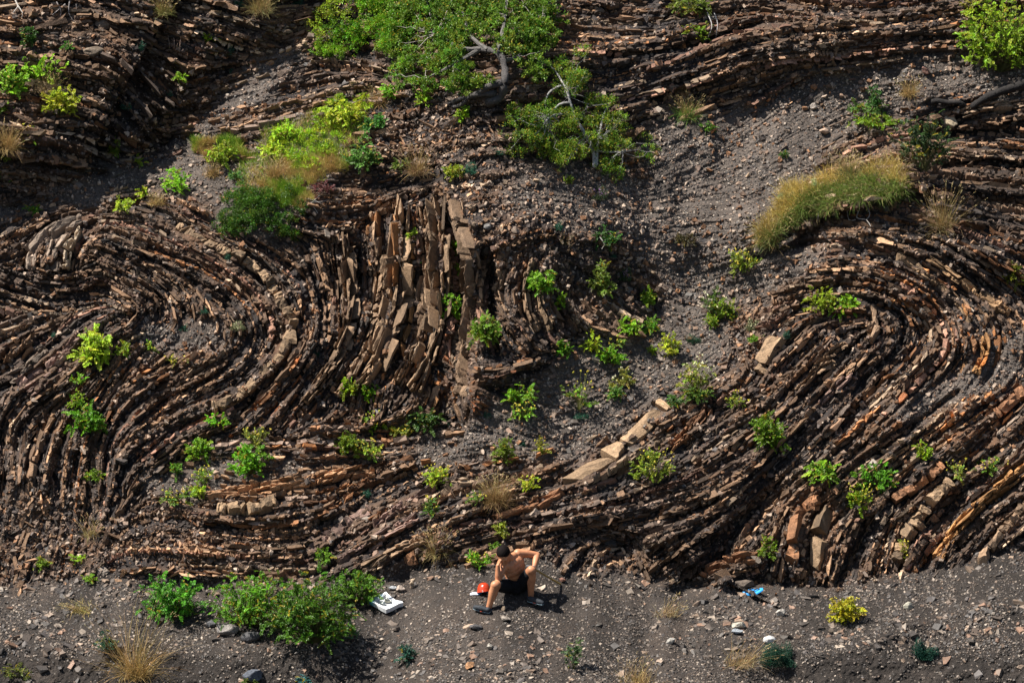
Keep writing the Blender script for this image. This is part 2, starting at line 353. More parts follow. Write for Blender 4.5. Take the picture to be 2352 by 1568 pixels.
# ------------------------------------------------------------------ materials
def mat_col(name, rough=0.85, noise_scale=60, amt=0.35, bump=0.3, bscale=90, bdist=0.01, spec=0.3, sat=None):
    m = bpy.data.materials.new(name); m.use_nodes = True; n = m.node_tree; b = n.nodes['Principled BSDF']
    at = n.nodes.new('ShaderNodeAttribute'); at.attribute_name = 'Col'
    tc = n.nodes.new('ShaderNodeTexCoord'); nz = n.nodes.new('ShaderNodeTexNoise')
    nz.inputs['Scale'].default_value = noise_scale; nz.inputs['Detail'].default_value = 6; nz.inputs['Roughness'].default_value = 0.7
    n.links.new(tc.outputs['Object'], nz.inputs['Vector'])
    mr_ = n.nodes.new('ShaderNodeMapRange'); mr_.inputs[1].default_value = 0.3; mr_.inputs[2].default_value = 0.7
    mr_.inputs[3].default_value = 1 - amt; mr_.inputs[4].default_value = 1 + amt
    n.links.new(nz.outputs['Fac'], mr_.inputs[0])
    mx = n.nodes.new('ShaderNodeVectorMath'); mx.operation = 'SCALE'
    n.links.new(at.outputs['Color'], mx.inputs[0]); n.links.new(mr_.outputs[0], mx.inputs['Scale'])
    n.links.new(mx.outputs[0], b.inputs['Base Color'])
    b.inputs['Roughness'].default_value = rough; b.inputs['Specular IOR Level'].default_value = spec
    if bump:
        n2 = n.nodes.new('ShaderNodeTexNoise'); n2.inputs['Scale'].default_value = bscale; n2.inputs['Detail'].default_value = 5
        n2.inputs['Roughness'].default_value = 0.75
        n.links.new(tc.outputs['Object'], n2.inputs['Vector'])
        bp = n.nodes.new('ShaderNodeBump'); bp.inputs['Strength'].default_value = bump; bp.inputs['Distance'].default_value = bdist
        n.links.new(n2.outputs['Fac'], bp.inputs['Height']); n.links.new(bp.outputs[0], b.inputs['Normal'])
    return m
M_ground = mat_col('weathered_shale', 0.8, 45, 0.45, 1.0, 40, 0.03)
M_rock = mat_col('layered_sandstone', 0.75, 30, 0.4, 0.9, 35, 0.02, 0.35)
M_chip = mat_col('shale_chips', 0.6, 40, 0.25, 0.4, 60, 0.01, 0.4)
def mat_leaf(name, trans=0.35, rough=0.45):
    m = bpy.data.materials.new(name); m.use_nodes = True; n = m.node_tree; b = n.nodes['Principled BSDF']
    at = n.nodes.new('ShaderNodeAttribute'); at.attribute_name = 'Col'
    n.links.new(at.outputs['Color'], b.inputs['Base Color']); b.inputs['Roughness'].default_value = rough
    b.inputs['Specular IOR Level'].default_value = 0.35
    tr = n.nodes.new('ShaderNodeBsdfTranslucent'); n.links.new(at.outputs['Color'], tr.inputs['Color'])
    mx = n.nodes.new('ShaderNodeMixShader'); mx.inputs[0].default_value = trans
    n.links.new(b.outputs[0], mx.inputs[1]); n.links.new(tr.outputs[0], mx.inputs[2])
    n.links.new(mx.outputs[0], n.nodes['Material Output'].inputs['Surface'])
    return m
M_leaf = mat_leaf('green_leaf'); M_straw = mat_leaf('dry_straw', 0.2, 0.7); M_petal = mat_leaf('petal', 0.25, 0.6)
M_bark = mat_col('bark', 0.8, 25, 0.5, 1.0, 50, 0.02)
def mat_plain(name, c, rough=0.6, spec=0.4, nscale=20, amt=0.15, bump=0.0, coat=0):
    m = bpy.data.materials.new(name); m.use_nodes = True; n = m.node_tree; b = n.nodes['Principled BSDF']
    tc = n.nodes.new('ShaderNodeTexCoord'); nz = n.nodes.new('ShaderNodeTexNoise'); nz.inputs['Scale'].default_value = nscale; nz.inputs['Detail'].default_value = 5
    n.links.new(tc.outputs['Object'], nz.inputs['Vector'])
    rp = n.nodes.new('ShaderNodeValToRGB'); rp.color_ramp.elements[0].position = 0.3; rp.color_ramp.elements[1].position = 0.7
    rp.color_ramp.elements[0].color = (*[k * (1 - amt) for k in c], 1); rp.color_ramp.elements[1].color = (*[min(1, k * (1 + amt)) for k in c], 1)
    n.links.new(nz.outputs['Fac'], rp.inputs[0]); n.links.new(rp.outputs[0], b.inputs['Base Color'])
    b.inputs['Roughness'].default_value = rough; b.inputs['Specular IOR Level'].default_value = spec; b.inputs['Coat Weight'].default_value = coat
    if bump:
        bp = n.nodes.new('ShaderNodeBump'); bp.inputs['Strength'].default_value = bump; bp.inputs['Distance'].default_value = 0.005
        n.links.new(nz.outputs['Fac'], bp.inputs['Height']); n.links.new(bp.outputs[0], b.inputs['Normal'])
    return m

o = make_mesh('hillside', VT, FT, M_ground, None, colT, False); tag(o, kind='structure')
del VT, FT

# ------------------------------------------------------------------ blocks of the beds
def _template(nu, nv):
    u = np.linspace(-1, 1, nu); v = np.linspace(-1, 1, nv)
    fr = [(a, b, 1.0) for b in v for a in u]
    bk = [(-1,-1,-1),(1,-1,-1),(1,1,-1),(-1,1,-1)]
    o = 4; f = []
    g = lambda i, j: o + j * nu + i
    for j in range(nv - 1):
        for i in range(nu - 1):
            a, b, c, d = g(i,j), g(i+1,j), g(i+1,j+1), g(i,j+1)
            f += [(a,b,c),(a,c,d)] if (i + j) % 2 else [(a,b,d),(b,c,d)]
    def fan(k0, k1, edge):      # side wall between back corners and a front edge list
        m = len(edge) // 2
        for a, b in zip(edge[:m], edge[1:m+1]): f.append((k0, b, a))
        f.append((k0, k1, edge[m]))
        for a, b in zip(edge[m:-1], edge[m+1:]): f.append((k1, b, a))
    fan(0, 1, [g(i,0) for i in range(nu)]); fan(1, 2, [g(nu-1,j) for j in range(nv)])
    fan(2, 3, [g(i,nv-1) for i in range(nu)][::-1]); fan(3, 0, [g(0,j) for j in range(nv)][::-1])
    return np.array(bk + fr, float), np.array(f)
def blocks(C, T, B, N, a, b, c, cl, jit=0.22, front_in=0.12, big=False):
    """irregular stone blocks; returns V,F,Col"""
    n = len(C)
    tm, f = _template(6, 4) if big else _template(3, 2)
    nv = len(tm); q = np.repeat(tm[None], n, 0)
    edge = (np.abs(tm[:, 0]) > .99) | (np.abs(tm[:, 1]) > .99); fr = tm[:, 2] > 0
    m = nv - 4
    if big:
        corner = (np.abs(tm[4:, 0]) > .99) & (np.abs(tm[4:, 1]) > .99)
        q[:, 4:, 2] += 0.06 * (~edge[4:]) - .05 * corner
        q[:, 4:, :2] *= (1 - 0.05 * corner[:, None])
        q[:, 4:] += rng.normal(0, 1, (n, m, 3)) * np.array([0.05, 0.09, 0.11])
        # one or two facets across the front
        for _ in range(2):
            k = rng.normal(0, 1, (n, 1, 2)); k /= np.linalg.norm(k, axis=2, keepdims=True)
            dd = (q[:, 4:, :2] * k).sum(2) - rng.uniform(.1, .8, (n, 1)); q[:, 4:, 2] -= np.maximum(dd, 0) * rng.uniform(.03, .5, (n, 1))
    else:
        q[:, 4:, :2] *= (1 - front_in * rng.random((n, m, 1)))
        q[:, 4:] += rng.normal(0, jit, (n, m, 3)) * np.array([0.8, 0.9, 0.8])
        sh = rng.uniform(-.5, .5, n); q[:, 5, 0] += sh; q[:, 8, 0] += sh
    tilt = rng.normal(0, 0.35, (n, 2)) * (.7 if big else 1)
    q[:, 4:, 2] += q[:, 4:, 0] * tilt[:, :1] * 0.7 + q[:, 4:, 1] * tilt[:, 1:] * 0.7
    sk = rng.normal(0, .18, (n, 2)); q[..., 0] += q[..., 1] * sk[:, :1]; q[..., 1] *= 1 + q[..., 0] * sk[:, 1:]
    V = C[:, None] + q[..., 0:1] * (a[:, None] * T)[:, None] + q[..., 1:2] * (b[:, None] * B)[:, None] + q[..., 2:3] * (c[:, None] * N)[:, None]
    F = (f[None] + (np.arange(n) * nv)[:, None, None]).reshape(-1, 3)
    Cc = np.repeat(cl[:, None], nv, 1) * (1 + rng.normal(0, .2 if big else .12, (n, nv, 1)))
    return V.reshape(-1, 3), F, Cc.reshape(-1, 3)

RS = 2.0
OX, OY = -120, -120
occ = np.zeros((int((1500 + 240) / RS), int((2352 + 240) / RS)), np.int32)
def stamp(x, y, r, sid):
    i0 = int((x - r - OX) / RS); i1 = int((x + r - OX) / RS) + 1; j0 = int((y - r - OY) / RS); j1 = int((y + r - OY) / RS) + 1
    if i0 < 0 or j0 < 0 or i1 >= occ.shape[1] or j1 >= occ.shape[0]: return
    s = occ[j0:j1, i0:i1]; s[s == 0] = sid
def getocc(x, y):
    i = int((x - OX) / RS); j = int((y - OY) / RS)
    if i < 0 or j < 0 or i >= occ.shape[1] or j >= occ.shape[0]: return -1
    return occ[j, i]

BL = []   # x, y, angle, half-length, half-width, protrusion, half-depth, colour(3)
def cut(line, wd, prot, colr, lmin, lmax, gap=0.0, cj=0.16, depth=0.05, skip=0.0):
    seg = np.diff(line, axis=0); ln = np.hypot(seg[:, 0], seg[:, 1]); cum = np.concatenate([[0], np.cumsum(ln)])
    s = 0.0; tot = cum[-1]
    while s < tot - 2:
        L = wd * random.uniform(lmin, lmax) * random.uniform(0.7, 1.25)
        L = min(L, tot - s); m = s + L / 2
        x0, x1 = np.interp([s, s + L], cum, line[:, 0]); y0, y1 = np.interp([s, s + L], cum, line[:, 1])
        xm, ym = np.interp(m, cum, line[:, 0]), np.interp(m, cum, line[:, 1])
        if random.random() >= skip:
            k = 1 + random.gauss(0, cj)
            BL.append(((x0 + x1) / 4 + xm / 2, (y0 + y1) / 4 + ym / 2, math.atan2(y1 - y0, x1 - x0), L / 2 / K * 0.99, wd / 2 / K * random.uniform(.85, 1.1),
                       prot * random.uniform(.4, 1.35), depth, colr[0] * k, colr[1] * k, colr[2] * k))
        s += L * (1 + gap)

TAN = (0.30, 0.20, 0.125); RST = (0.27, 0.125, 0.06); PALE = (0.38, 0.30, 0.23); PUR = (0.23, 0.145, 0.125); OR = (0.34, 0.17, 0.06); BRN = (0.24, 0.155, 0.10); GRY=(0.19,0.145,0.12)
SP = [
 ([(404,526),(488,566),(572,606),(616,643),(633,670),(660,721),(670,761),(640,822),(589,872),(539,916),(488,943)],26,.10,TAN),
 ([(1310,1108),(1370,1070),(1440,1020),(1490,970),(1530,930)],34,.10,TAN),([(1290,1140),(1200,1170),(1130,1190)],20,.08,RST),([(1540,1030),(1590,985),(1630,940)],22,.08,RST),
 ([(1817,1292),(1827,1231),(1838,1184),(1858,1157),(1885,1144)],34,.20,RST),([(1881,1302),(1888,1245),(1901,1201),(1912,1180)],36,.20,TAN),
 ([(2063,1292),(2076,1245),(2100,1205),(2133,1154),(2187,1104)],28,.14,TAN),([(2150,1285),(2184,1235),(2210,1205),(2254,1157),(2301,1120),(2352,1083),(2450,1010)],24,.10,OR),
 ([(2254,1299),(2278,1258),(2311,1211),(2360,1160)],26,.10,BRN),([(2049,1147),(2100,1120),(2160,1073)],28,.10,RST),([(2269,967),(2352,900),(2440,830)],26,.08,RST),([(2293,1007),(2352,953),(2440,880)],22,.08,GRY),
 ([(481,1141),(560,1130),(640,1120),(720,1105),(790,1090),(860,1092)],22,.10,(0.36,0.2,0.11)),([(500,1178),(570,1172),(640,1158)],28,.1,TAN),([(714,1265),(790,1211),(850,1170)],26,.08,PUR),
 ([(1008,465),(1013,620),(1013,687),(1005,760),(980,840),(950,900)],28,.2,(0.25,0.165,0.105)),([(928,470),(919,570),(912,687),(892,755),(865,830),(830,890)],32,.2,(0.27,0.175,0.11)),([(1055,460),(1078,560),(1087,620),(1084,721),(1070,820),(1065,910)],22,.14,BRN),
 ([(975,480),(982,560),(980,640),(972,721),(945,810),(915,880)],22,.10,BRN),([(790,540),(801,637),(801,721),(785,790),(745,860),(700,925)],22,.12,BRN),([(860,490),(866,613),(866,700),(850,780),(815,850),(775,910)],20,.1,BRN),([(948,560),(950,640),(940,740),(920,820)],14,.05,OR),
 ([(1781,771),(1764,822),(1744,856)],34,.1,TAN),([(2262,770),(2262,810),(2240,860)],18,.05,OR),([(2210,262),(2251,249),(2318,242),(2380,232)],22,.06,(.30,.21,.15)),
 ([(75,620),(78,575),(100,545),(140,515)],20,.10,GRY),([(115,622),(120,570),(145,535),(190,508)],18,.10,GRY),([(155,618),(160,575),(185,535)],16,.08,PALE),
 ([(20,869),(67,839),(108,802)],20,.08,GRY),([(44,896),(94,856),(145,822),(182,775)],22,.08,PUR),([(71,905),(111,870),(150,840)],16,.08,PUR),
 ([(1160,620),(1148,680),(1172,740)],14,.06,BRN),([(1222,600),(1207,650),(1212,710),(1235,760)],16,.1,BRN),([(1240,640),(1238,700),(1262,760)],12,.08,TAN),
 ([(1620,1320),(1690,1295),(1740,1290)],22,.12,RST),([(1860,860),(1900,820),(1940,790)],16,.06,BRN),([(1830,900),(1880,850),(1915,830)],14,.06,BRN),([(1900,890),(1950,850),(1990,810)],18,.07,(0.3,.18,.11)),
 ([(1880,930),(1920,890),(1960,860)],16,.06,PUR),([(2000,700),(2010,750),(1995,790)],20,.1,BRN),([(2060,590),(2130,640),(2200,700),(2230,740)],14,.06,TAN),([(2130,590),(2200,640),(2260,690),(2320,720)],18,.07,(0.36,.22,.12)),
 ([(780,1290),(880,1230),(960,1190)],20,.07,PUR),([(830,1310),(900,1270),(980,1240)],20,.07,BRN),([(860,1210),(950,1150),(1000,1120)],16,.06,PUR),([(880,1320),(930,1290),(960,1280)],26,.1,RST),
]
sid = 1
for P, wd, pr, cc in SP:
    Q = resample(P, 5.0); cc = [c_ * .8 + .01 for c_ in cc]
    nl = 1 if wd >= 26 and not (780 < P[0][0] < 1090 and P[0][1] < 640) else (2 if wd < 22 else (4 if P[0][0] < 1090 and P[0][1] < 640 and P[0][0] > 780 else 3))
    dn_ = np.gradient(Q, axis=0); dn_ = np.stack([-dn_[:, 1], dn_[:, 0]], 1); dn_ /= np.maximum(np.hypot(dn_[:, :1], dn_[:, 1:]), 1e-6)
    for q in range(nl):
        ww = wd / nl * random.uniform(.7, 1.05); k_ = random.uniform(.7, 1.1)
        jit_ = np.convolve(rng.normal(0, 1, len(Q) + 8), np.ones(9) / 9, 'valid')[:, None] * dn_ * wd * .14
        cut(Q + dn_ * ((q + .5) / nl - .5) * wd + jit_, ww, pr * random.uniform(.7, 1.1), [c_ * k_ for c_ in cc], (0.6 if wd < 33 else 1.1) if nl == 1 else 1.6, (1.8 if wd < 33 else 2.8) if nl == 1 else (7.0 if nl < 4 else 13.0), 0.02, 0.24, 0.09)
    for x, y in Q: stamp(x, y, wd * 0.5, sid)
    sid += 1

SEPN = fbm(GX, GY, 120, 2, 70)
def trace(x, y, sep, sid):
    pts = [(x, y)]
    for sgn in (1, -1):
        cx_, cy_ = x, y; j, i = gidx(np.float64(cx_), np.float64(cy_)); tx, ty = TX[j, i] * sgn, TY[j, i] * sgn; part = []
        for k in range(90):
            cx_ += tx * 4; cy_ += ty * 4
            v = getocc(cx_, cy_)
            if v != 0: break
            i = int((cx_ - gx[0]) / GS + .5); j = int((cy_ - gy[0]) / GS + .5)
            nx, ny = TX[j, i], TY[j, i]
            if nx * tx + ny * ty < 0: nx, ny = -nx, -ny
            tx, ty = nx, ny; part.append((cx_, cy_))
            if random.random() < 0.008: break
        if sgn == 1: fw = part
        else: bw = part
    return np.array(bw[::-1] + pts + fw)
seeds = rng.uniform([-90, -90], [2440, 1380], (130000, 2))
for sx_, sy_ in seeds:
    if getocc(sx_, sy_) != 0: continue
    j, i = gidx(np.float64(sx_), np.float64(sy_))
    if M_BENCH[j, i] > 0.5: continue
    scr_ = M_SCREE[j, i]; rb = M_RUB[j, i]
    if scr_ > 0.5 and random.random() < 0.93: continue
    sep = 5.0 + 5.0 * max(0, random.gauss(0.15, 0.5)) + 3.5 * float(SEPN[j, i])
    sep = min(max(sep, 4.2), 14.0)
    if sx_ < 420 and sy_ < 430: sep = random.uniform(7, 13)
    ln = trace(sx_, sy_, sep, sid)
    if len(ln) < 3: continue
    for x, y in ln: stamp(x, y, sep * 0.42, sid)
    sid += 1
    hard = random.random() < 0.56
    reg = float(fbm(np.array([sx_]), np.array([sy_]), 200, 2, 80)[0])
    wob = sep * 0.12
    if len(ln) > 6: ln = ln + np.convolve(rng.normal(0, 1, len(ln) + 8), np.ones(9) / 9, 'valid')[:, None] * np.array([[.6, 1.0]]) * wob * 2
    if hard:
        c0 = PAL[random.choices(range(7), [5, 5, 3, 3, 1 + 6 * max(reg, 0), 2, 2])[0]] * random.choice([.4, .6, .8, 1.0, 1.5])
        nl = 1 if (sep < 10 or random.random() < .45) else random.choice([2, 2, 3])
        pr = random.uniform(-.005, .07)
        dn_ = np.gradient(ln, axis=0) if len(ln) > 1 else ln * 0; dn_ = np.stack([-dn_[:, 1], dn_[:, 0]], 1); dn_ /= np.maximum(np.hypot(dn_[:, :1], dn_[:, 1:]), 1e-6)
        for q in range(nl):
            off = ((q + .5) / nl - .5) * sep * .9
            cut(ln + dn_ * off, sep / nl * random.uniform(.7, 1.1), pr + random.uniform(-.015, .015), c0 * random.uniform(.85, 1.15), *((1.2, random.choice([3, 5, 9])) if rb < .3 else (.8, 2.0)), random.choice([0, 0, .1]), 0.2, 0.05, 0.05 + .2 * rb)
    else:
        c0 = SHALE[random.randrange(4)] * random.uniform(.9, 1.6)
        for q in range(random.choice([1, 2, 3])):
            cut(ln + rng.normal(0, sep * .22, (1, 2)), random.uniform(2.0, 4.0), random.uniform(-.01, .03), c0, 2.5, 9, 0.4, 0.25, 0.03, 0.35)
BL = np.array(BL)
def zones(x, y):      # k darkens blocks, painting in shade of flanks, cleft and undercut; r: rusty seams
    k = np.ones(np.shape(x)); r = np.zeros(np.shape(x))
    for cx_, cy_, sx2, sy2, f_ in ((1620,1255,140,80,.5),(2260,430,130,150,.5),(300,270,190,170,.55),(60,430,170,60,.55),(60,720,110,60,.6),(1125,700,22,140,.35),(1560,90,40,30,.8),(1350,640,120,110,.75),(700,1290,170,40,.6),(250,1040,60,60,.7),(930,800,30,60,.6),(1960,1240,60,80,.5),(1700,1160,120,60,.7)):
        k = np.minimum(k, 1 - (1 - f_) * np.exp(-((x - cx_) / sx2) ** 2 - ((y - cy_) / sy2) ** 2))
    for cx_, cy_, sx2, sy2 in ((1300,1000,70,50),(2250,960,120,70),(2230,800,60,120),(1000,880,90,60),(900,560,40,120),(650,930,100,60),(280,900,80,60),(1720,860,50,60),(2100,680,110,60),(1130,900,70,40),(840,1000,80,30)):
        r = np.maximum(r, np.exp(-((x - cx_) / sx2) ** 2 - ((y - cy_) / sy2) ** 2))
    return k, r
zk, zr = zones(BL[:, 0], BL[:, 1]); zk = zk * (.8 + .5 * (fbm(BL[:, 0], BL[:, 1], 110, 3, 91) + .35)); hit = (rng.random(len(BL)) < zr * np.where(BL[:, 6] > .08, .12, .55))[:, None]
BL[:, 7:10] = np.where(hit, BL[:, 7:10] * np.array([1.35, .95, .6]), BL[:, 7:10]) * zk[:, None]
big = BL[:, 6] > .08
keep = msample(M_BENCH, BL[:, 0], BL[:, 1]) < rng.uniform(.1, 1.0, len(BL))
sc_ = msample(M_SCREE, BL[:, 0], BL[:, 1])
keep &= big | (rng.random(len(BL)) > sc_ * .98)
BL = BL[keep]; big = big[keep]
x, y, an = BL[:, 0], BL[:, 1], BL[:, 2]
rbs = np.clip(msample(M_RUB, x, y) + .22 * sstep(520, 250, x) * sstep(450, 330, y), 0, 1) * ~big
an = an + rng.normal(0, 1, len(x)) * (0.055 + 0.6 * rbs)
ca, sa = np.cos(an), np.sin(an); e = 6.0
T = norm(surf(x + ca * e, y + sa * e, H0) - surf(x - ca * e, y - sa * e, H0))
N = snormal(x, y, 10.0)
B = norm(np.cross(N, T)); N = norm(np.cross(T, B))
N = norm(N + rng.normal(0, .11, (len(x), 3)))
cen = surf(x, y) + N * (BL[:, 5] * (1 - .3 * rbs))[:, None] - N * (BL[:, 6])[:, None]
cen[big] = (surf(x, y, H0) + N * (BL[:, 5] - BL[:, 6] + .02)[:, None])[big]
acc = Acc()
for mk, bg_ in ((~big, False), (big, True)):
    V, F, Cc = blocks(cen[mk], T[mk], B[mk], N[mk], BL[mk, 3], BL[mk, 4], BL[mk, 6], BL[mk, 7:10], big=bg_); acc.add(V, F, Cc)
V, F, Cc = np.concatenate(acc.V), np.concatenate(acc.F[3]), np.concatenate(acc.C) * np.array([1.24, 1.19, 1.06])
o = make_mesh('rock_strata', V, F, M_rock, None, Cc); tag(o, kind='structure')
print('strata blocks', len(x))

# loose stones and chips -------------------------------------------------
def scatter(name, n, wfun, smin, smax, power, cols, flat, mat, kind='stuff', lift=0.3, ybox=(-80, 1640), alongb=0.0):
    xx = rng.uniform(-80, 2430, n * 3); yy = rng.uniform(ybox[0], ybox[1], n * 3)
    k = rng.random(n * 3) < wfun(xx, yy); xx, yy = xx[k][:n], yy[k][:n]; m = len(xx)
    s = smin * (smax / smin) ** (rng.random(m) ** power)
    Nn = norm(snormal(xx, yy, 6.0) + rng.normal(0, 0.33, (m, 3)) + np.array([0, -.05, .25]))
    a = rng.uniform(0, 2 * math.pi, m); R1 = norm(rng.normal(0, 1, (m, 3)) + alongb * np.array([1, 0, 0])); Tt = norm(np.cross(Nn, R1)); Bb = np.cross(Nn, Tt)
    asp = rng.uniform(.45, 1, m); th = s * flat * rng.uniform(.6, 1.6, m)
    ci = rng.integers(0, len(cols), m); cc = np.array(cols)[ci] * rng.uniform(.65, 1.35, (m, 1))
    V, F, Cc = blocks(surf(xx, yy) + Nn * (th * lift)[:, None], Tt, Bb, Nn, s / 2, s / 2 * asp, th, cc, 0.3, 0.3)
    o = make_mesh(name, V, F, mat, None, Cc); 
    tag(o, kind=kind); return o
def w_scree(x, y):
    p = 0.35 + 0.65 * sstep(-.1, .2, fbm(x, y, 60, 3, 90))
    man = 1 - .35 * np.exp(-((x - 1200) / 160) ** 2 - ((y - 1380) / 60) ** 2)
    dark = 1 - .75 * sstep(1490, 1530, y) * (sstep(1050, 850, x) + sstep(1700, 1850, x))
    return np.clip(msample(M_SCREE, x, y) * .9 + msample(M_BENCH, x, y), 0, 1) * p * man * dark
def w_low(x, y):
    q = np.exp(-((x - 1150) / 260) ** 2 - ((y - 1530) / 60) ** 2) + np.exp(-((x - 620) / 250) ** 2 - ((y - 1465) / 28) ** 2) + np.exp(-((x - 100) / 170) ** 2 - ((y - 1450) / 45) ** 2) \
        + np.exp(-((x - 2000) / 230) ** 2 - ((y - 1455) / 28) ** 2) + np.exp(-((x - 1680) / 110) ** 2 - ((y - 1450) / 60) ** 2) + np.exp(-((x - 2250) / 130) ** 2 - ((y - 1420) / 60) ** 2) + .6 * np.exp(-((x - 1480) / 150) ** 2 - ((y - 980) / 70) ** 2) \
        + .5 * np.exp(-((x - 1480) / 100) ** 2 - ((y - 820) / 60) ** 2) + .7 * np.exp(-((y - np.interp(x, [p[0] for p in FOOT], [p[1] for p in FOOT]) - 12) / 22) ** 2) * (1 - np.exp(-((x - 1200) / 120) ** 2))
    return np.clip(q, 0, 1) * .9 * sstep(-.25, .1, fbm(x, y, 45, 3, 95)) + .03
def w_rock(x, y):
    return (1 - msample(M_BENCH, x, y)) * (0.35 + .35 * msample(M_RUB, x, y))
CH = [(0.075,0.063,0.053),(0.14,0.11,0.088),(0.04,0.033,0.029),(0.045,0.037,0.032),(0.26,0.21,0.165),(0.12,0.085,0.062),(0.07,0.06,0.055),(0.08,0.062,0.05)]
CR = [(0.2,0.13,0.09),(0.13,0.09,0.07),(0.26,0.18,0.13),(0.09,0.07,0.06),(0.22,0.11,0.055),(0.33,0.25,0.19)]
o = scatter('gravel', 190000, w_scree, .010, .045, 1.6, CH, .16, M_chip)
o = scatter('shale_chips', 20000, w_low, .025, .14, 1.9, CH + [(0.24,0.17,0.12),(0.2,0.12,.08)], .12, M_chip)
o = scatter('broken_stones', 45000, w_rock, .012, .08, 2.0, CR, .3, M_rock)

# ================================================================== PLANTS
def tube(acc, P, r0, r1, colr, n=6, rough=0.0):
    P = np.array(P, float); m = len(P); r = np.linspace(r0, r1, m) if np.isscalar(r0) else np.array(r0)
    t = norm(np.gradient(P, axis=0)); a = np.array([.3, .2, .9]); u = norm(np.cross(t, a)); v = np.cross(t, u)
    th = np.arange(n) / n * 2 * math.pi
    rr = r[:, None] * (1 + rough * rng.normal(0, 1, (m, n)))
    V = P[:, None] + rr[..., None] * (u[:, None] * np.cos(th)[None, :, None] + v[:, None] * np.sin(th)[None, :, None])
    i = np.arange(m * n).reshape(m, n); j = np.roll(i, -1, 1)
    F = np.stack([i[:-1], j[:-1], j[1:], i[1:]], -1).reshape(-1, 4)
    acc.add(V.reshape(-1, 3), [F, i[0][::-1].reshape(1, -1), i[-1].reshape(1, -1)], colr)

def leaves(acc, P, D, L, W, C, nrm=None):
    """folded diamond leaves"""
    n = len(P)
    if n == 0: return
    L = np.broadcast_to(L, (n,))[:, None]; W = np.broadcast_to(W, (n,))[:, None]
    if nrm is None: nrm = norm(rng.normal(0, .6, (n, 3)) + np.array([-.25, -.45, .8]))
    S = norm(np.cross(D, nrm)); Nn = np.cross(S, D)
    V = np.stack([P, P + D * L * .45 + S * W * .5 + Nn * W * .12, P + D * L - Nn * L * .12, P + D * L * .45 - S * W * .5 + Nn * W * .12], 1)
    i = np.arange(n)[:, None] * 4
    F = np.concatenate([i + np.array([[0, 1, 2]]), i + np.array([[0, 2, 3]])])
    acc.add(V.reshape(-1, 3), F, np.repeat(C, 4, 0))

def lcol(n, base, var=0.25, yel=0.1, yc=(0.30, 0.24, 0.02)):
    c = np.array(base)[None] * np.exp(rng.normal(0, var, (n, 1))) * (1 + rng.normal(0, .08, (n, 3)))
    k = rng.random(n) < yel; c[k] = np.array(yc) * rng.uniform(.6, 1.2, (k.sum(), 1))
    return np.clip(c, .004, .8)

def blades(acc, P, D, L, W, C, droop=0.4, segs=4):
    n = len(P); L = np.broadcast_to(L, (n,)); W = np.broadcast_to(W, (n,)); droop = np.broadcast_to(droop, (n,))
    s = norm(np.cross(D, norm(rng.normal(0, 1, (n, 3)) + np.array([0, -2., 0])))); s = np.where(rng.random((n, 1)) < .5, -s, s)
    pts = []; p = P.copy(); d = D.copy(); bend = norm(rng.normal(0, 1, (n, 3)) * np.array([1, 1, .3]))
    for k in range(segs + 1):
        pts.append(p.copy()); d = norm(d + (np.array([0, 0, -.6]) + .45 * bend) * (droop / segs * 1.4)[:, None]); p = p + d * (L / segs)[:, None]
    V = []
    for k, q in enumerate(pts):
        w_ = W * (1 - .85 * (k / segs) ** 1.5) * .5
        V += [q - s * w_[:, None], q + s * w_[:, None]]
    V = np.stack(V, 1); m = 2 * (segs + 1); i = np.arange(n)[:, None] * m
    F = np.concatenate([i + np.array([[2 * k, 2 * k + 1, 2 * k + 3, 2 * k + 2]]) for k in range(segs)])
    acc.add(V.reshape(-1, 3), F, np.repeat(C, m, 0)); return pts[-1], d

def lump(acc, P, r, C):
    """small knobbly lumps (flower heads)"""
    n = len(P); o = np.array([(1,0,0),(-1,0,0),(0,1,0),(0,-1,0),(0,0,1),(0,0,-1)], float)
    V = P[:, None] + o[None] * np.broadcast_to(r, (n,))[:, None, None] * rng.uniform(.6, 1.3, (n, 6, 1))
    f = np.array([(0,2,4),(2,1,4),(1,3,4),(3,0,4),(2,0,5),(1,2,5),(3,1,5),(0,3,5)])
    F = (f[None] + (np.arange(n) * 6)[:, None, None]).reshape(-1, 3); acc.add(V.reshape(-1, 3), F, np.repeat(C, 6, 0))

GREEN = (0.15, 0.275, 0.010); LIME = (0.30, 0.46, 0.02); DARKG = (0.06, 0.16, 0.016); TEAL = (0.045, 0.14, 0.085); PALEG = (0.22, 0.33, 0.17); OLIVE = (0.17, 0.24, 0.02)
STRAW = (0.38, 0.26, 0.10); YEL = (0.70, 0.58, 0.06); TWIG = (0.40, 0.36, 0.31)
PL_GROUP = {'fern': 'leafy green plants rooted in the rock face', 'flower': 'yellow flowered plants on the slope', 'feather': 'small blue green feathery plants',
            'tuft': 'tufts of dry or green grass', 'bush': 'leafy bushes'}
PL_CAT = {'fern': 'plant', 'flower': 'flowering plant', 'feather': 'plant', 'tuft': 'grass tuft', 'bush': 'bush'}
PL_NAME = {'fern': 'leafy_plant', 'flower': 'flowering_plant', 'feather': 'feathery_plant', 'tuft': 'grass_tuft', 'bush': 'bush'}

def frame(x, y):
    b = surf(x, y); n = norm(snormal(x, y, 12.0)); return b, n

